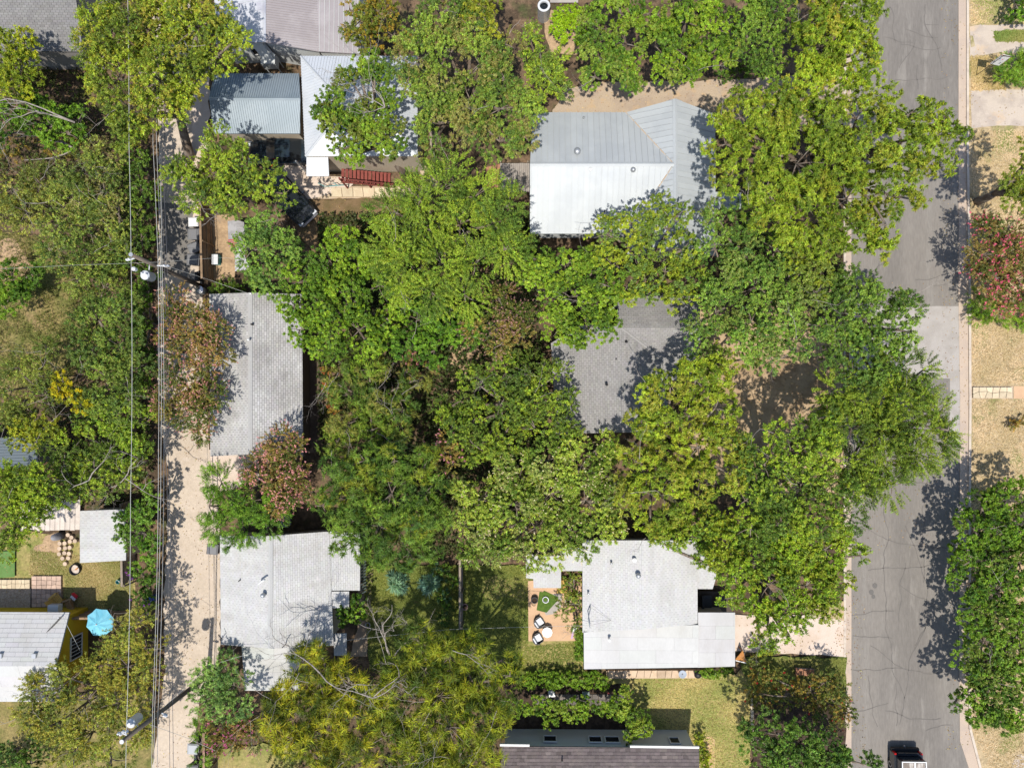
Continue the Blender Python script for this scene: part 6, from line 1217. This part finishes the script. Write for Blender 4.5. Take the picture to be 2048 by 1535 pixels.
def adirondack(label, px, py, rz, m):
    c = W(px, py, 0); T = bpy.data.objects.new('lounge_chair', None); COL.objects.link(T); T.location = c; T.rotation_euler = (0, 0, rz); ORG[T.name] = Vector((0, 0, 0)); tag(T, label, 'chair', 'wooden lounge chairs by the yellow wall')
    for i in range(5): MB().box((-.24 + .12 * i, 0, .30), (.10, .55, .025)).build('seat_slat', m, T)
    for i in range(5): MB().box((-.36, -.22 + .11 * i, .60), (.025, .10, .6), 0, Matrix.Rotation(-.35, 3, 'Y')).build('back_slat', m, T)
    for s_ in (-1, 1):
        MB().box((-.02, s_ * .34, .50), (.7, .13, .025)).build('armrest', m, T); MB().box((.3, s_ * .33, .245), (.07, .04, .48)).build('leg', m, T); MB().box((-.2, s_ * .30, .2), (.5, .03, .1), 0, Matrix.Rotation(.2, 3, 'Y')).build('leg', m, T)
adirondack('ochre wooden lounge chair in front of the yellow house, the left one', 120, 1195, math.radians(40), mat('ochre_wood', (.60, .38, .10)))
adirondack('brown wooden lounge chair in front of the yellow house, the right one', 145, 1205, math.radians(200), mat('tan_wood', (.38, .25, .13), rough=.8))
# blue umbrella
c = W(236, 1226, 0); T = thing('garden_umbrella', 'bright blue octagonal garden umbrella partly under the olive-yellow tree', 'umbrella', tuple(c))
MB().cyl(c, .025, 2.35, 8).build('pole', M_steel, T); MB().cyl(c, .25, .08, 16).build('base', M_black, T)
mb_ = MB(); R1 = 1.0; top = c + Vector((0, 0, 2.45)); n = 8
ring = [c + Vector((R1 * math.cos(i * math.pi / 4 + .3), R1 * math.sin(i * math.pi / 4 + .3), 2.05)) for i in range(8)]
midr = []
for i in range(8):
    a, b = ring[i], ring[(i + 1) % 8]; MBp = MB(); m_ = (a + b) / 2 * .965 + c * .035; m_.z = 2.03; q = (a + top) / 2 + Vector((0, 0, .03)); w_ = (b + top) / 2 + Vector((0, 0, .03)); x_ = (m_ + top) / 2 - Vector((0, 0, .02))
    MBp.add([top, q, x_, w_, a, m_, b], [(0, 1, 2), (0, 2, 3), (1, 4, 5, 2), (2, 5, 6, 3)]); MBp.build('canopy_panel', M_umb, T)
    MB().tube([top - Vector((0, 0, .03)), q - Vector((0, 0, .03)), a - Vector((0, 0, .02))], .012, 4).build('rib', M_steel, T)
MB().lathe(top - Vector((0, 0, .02)), [(.05, 0), (.05, .05), (.01, .1)], 8).build('finial', M_wpvc, T)
c = W(313, 1193, 0); T = thing('recycling_bin', 'deep blue bin under the dark shrub by the alley', 'bin', tuple(c)); MB().lathe(c, [(.25, 0), (.3, .8)], 12).build('body', mat('deep_blue_plastic', (.01, .04, .22), rough=.4), T); MB().lathe(c + Vector((0, 0, .805)), [(.33, 0), (.33, .05), (.1, .1)], 12).build('lid', mat('deep_blue_plastic', (.01, .04, .22)), T)
for x_, y_, m_, l_, n_ in ((80, 117, mat('blue_tarp', (.03, .28, .45), rough=.5), 'blue tarp bundle in the shade below the top-left roof', 'tarp'), (65, 0, None, '', '')):
    if m_ is None: continue
    c = W(x_ + 6, y_ + 2, 0); T = thing(n_, l_, n_, tuple(c)); MB().lathe(c, [(.4, 0), (.35, .25), (.15, .4)], 7).build('bundle', m_, T); MB().tube([c + Vector((-.3, 0, .3)), c + Vector((0, .1, .42)), c + Vector((.3, -.1, .28))], .02, 4).build('cord', M_wpvc, T)
c = W(120, 120, 0); T = thing('sack', 'cream sack on the shaded ground below the top-left roof', 'sack', tuple(c)); MB().lathe(c, [(.25, 0), (.3, .2), (.24, .42), (.1, .46)], 8).build('sack_body', mat('cream_sack', (.62, .50, .36), rough=.9), T, smooth=True); MB().cyl(c + Vector((0, 0, .44)), .08, .08, 6).build('tie', M_fence, T)
c = W(930, 1211, 0); T = thing('wire_ring', 'round rusty planter ring by the lawn fence', 'planter', tuple(c)); MB().lathe(c, [(.2, 0), (.24, .25), (.2, .27), (.15, .2)], 16, cap=False).build('ring', mat('dusty_pink_metal', (.30, .20, .19), rough=.8), T); MB().cyl(c + Vector((0, 0, .15)), .16, .03, 12).build('soil', M_mulch, T)
c = W(737, 1247, 0); T = thing('garden_pot', 'grey pot ring on the shaded walk beside the pale roof', 'pot', tuple(c)); MB().lathe(c, [(.15, 0), (.2, .25), (.16, .27), (.12, .2)], 16, cap=False).build('pot', M_slab, T); MB().cyl(c + Vector((0, 0, .15)), .12, .03, 12).build('soil', M_mulch, T)
# louvred pergola at the east side of the pale roof
c = W(732, 1150, 0); T = thing('slatted_screen', 'dark slatted screen along the right edge of the pale lower left roof', 'screen', tuple(c))
for i in range(13):
    p = W(727, 1112 + i * 6, 1.8); MB().box(p, (.42, .09, .03), .5).build('slat', M_dwall, T)
for y_ in (1108, 1192): MB().box(W(735, y_, 0) + Vector((0, 0, .95)), (.08, .08, 1.9)).build('post', M_dwall, T)
# ---- yard sign
B_ = W(1951, 152, 0); c = B_; T = thing('yard_sign', 'white real estate sign board on a post on the right verge', 'sign', tuple(B_))
MB().tube([B_, B_ + Vector((.02, 0, 2.9))], .022, 6).build('post', M_black, T)
a_ = math.radians(-14); al = Vector((math.cos(a_), math.sin(a_), 0)); out = Vector((math.sin(a_), -math.cos(a_), 0)); tl = Vector((0, 0, 1))
zc = 2.15; bw, bh = .62, 1.25
ctr = B_ + Vector((.30, .05, zc)); R_ = Matrix((al, -out, tl)).transposed()
MB().add([ctr + R_ @ Vector((x, y, z)) for x in (-bw / 2, bw / 2) for y in (-.012, .012) for z in (-bh / 2, bh / 2)], [(0, 1, 3, 2), (4, 6, 7, 5), (0, 4, 5, 1), (2, 3, 7, 6), (0, 2, 6, 4), (1, 5, 7, 3)]).build('board', M_wpvc, T)
def strip(x, z, w, h, m, nm='print'):
    p = ctr + R_ @ Vector((x, -.016, z)); q = R_
    MB().add([p + q @ Vector((sx * w / 2, 0, sz * h / 2)) for sx, sz in ((-1, -1), (1, -1), (1, 1), (-1, 1))], [(0, 1, 2, 3)]).build(nm, m, T)
strip(0, bh / 2 - .05, bw - .01, .09, mat('orange_print', (.70, .32, .08), rough=.6), 'orange_band')
M_ink = mat('dark_print', (.03, .04, .08), rough=.6)
strip(-.10, .12, .09, .13, mat('blue_print', (.25, .35, .55), rough=.6), 'printed_mark'); strip(.06, .12, .08, .12, mat('pink_print', (.70, .25, .35), rough=.6), 'printed_mark')
for i in range(5): strip(-.2 + .09 * i, -.06, .05, .05, mat('grey_print', (.35, .37, .45), rough=.6), 'printed_line')
for x_, z_ in ((-.22, -.24), (-.22, -.36), (.16, -.24), (.16, -.36)): strip(x_, z_, .10, .06, M_ink, 'printed_mark')
MB().tube([B_ + Vector((0, .0, 2.86)), B_ + Vector((.66, -.10, 2.86))], .02, 6).build('arm', M_black, T)
o = MB().tube([W(1941, 141, .02), W(1934, 148, .04), W(1931, 158, .03), W(1933, 166, .02), W(1938, 172, .02)], .02, 6).build('garden_hose', M_black); tag(o, 'black hose looped over the kerb at the yard sign', 'hose')
# ---- covers in the verge
for x_, y_, l_, m_ in ((2018, 680, 'green round utility cover in the dry verge grass', mat('green_cover', (.20, .34, .24), rough=.7)), (1956, 824, 'grey round utility cover in the verge below the flagstone path', M_slab)):
    c = W(x_, y_, 0); T = thing('utility_cover', l_, 'manhole cover', tuple(c)); MB().cyl(c, .19, .045, 18).build('lid', m_, T); MB().lathe(c, [(.20, 0), (.25, 0), (.25, .04), (.20, .04)], 18, cap=False).build('collar', M_kerb, T)
# timber edging of the pebble bed
o = MB().box((W(66, 1197, 0)) + Vector((0, 0, .10)), (.08, 1.6, .2)).build('bed_edging', M_black); tag(o, 'black upright edging at the right end of the pebble bed', 'edging')
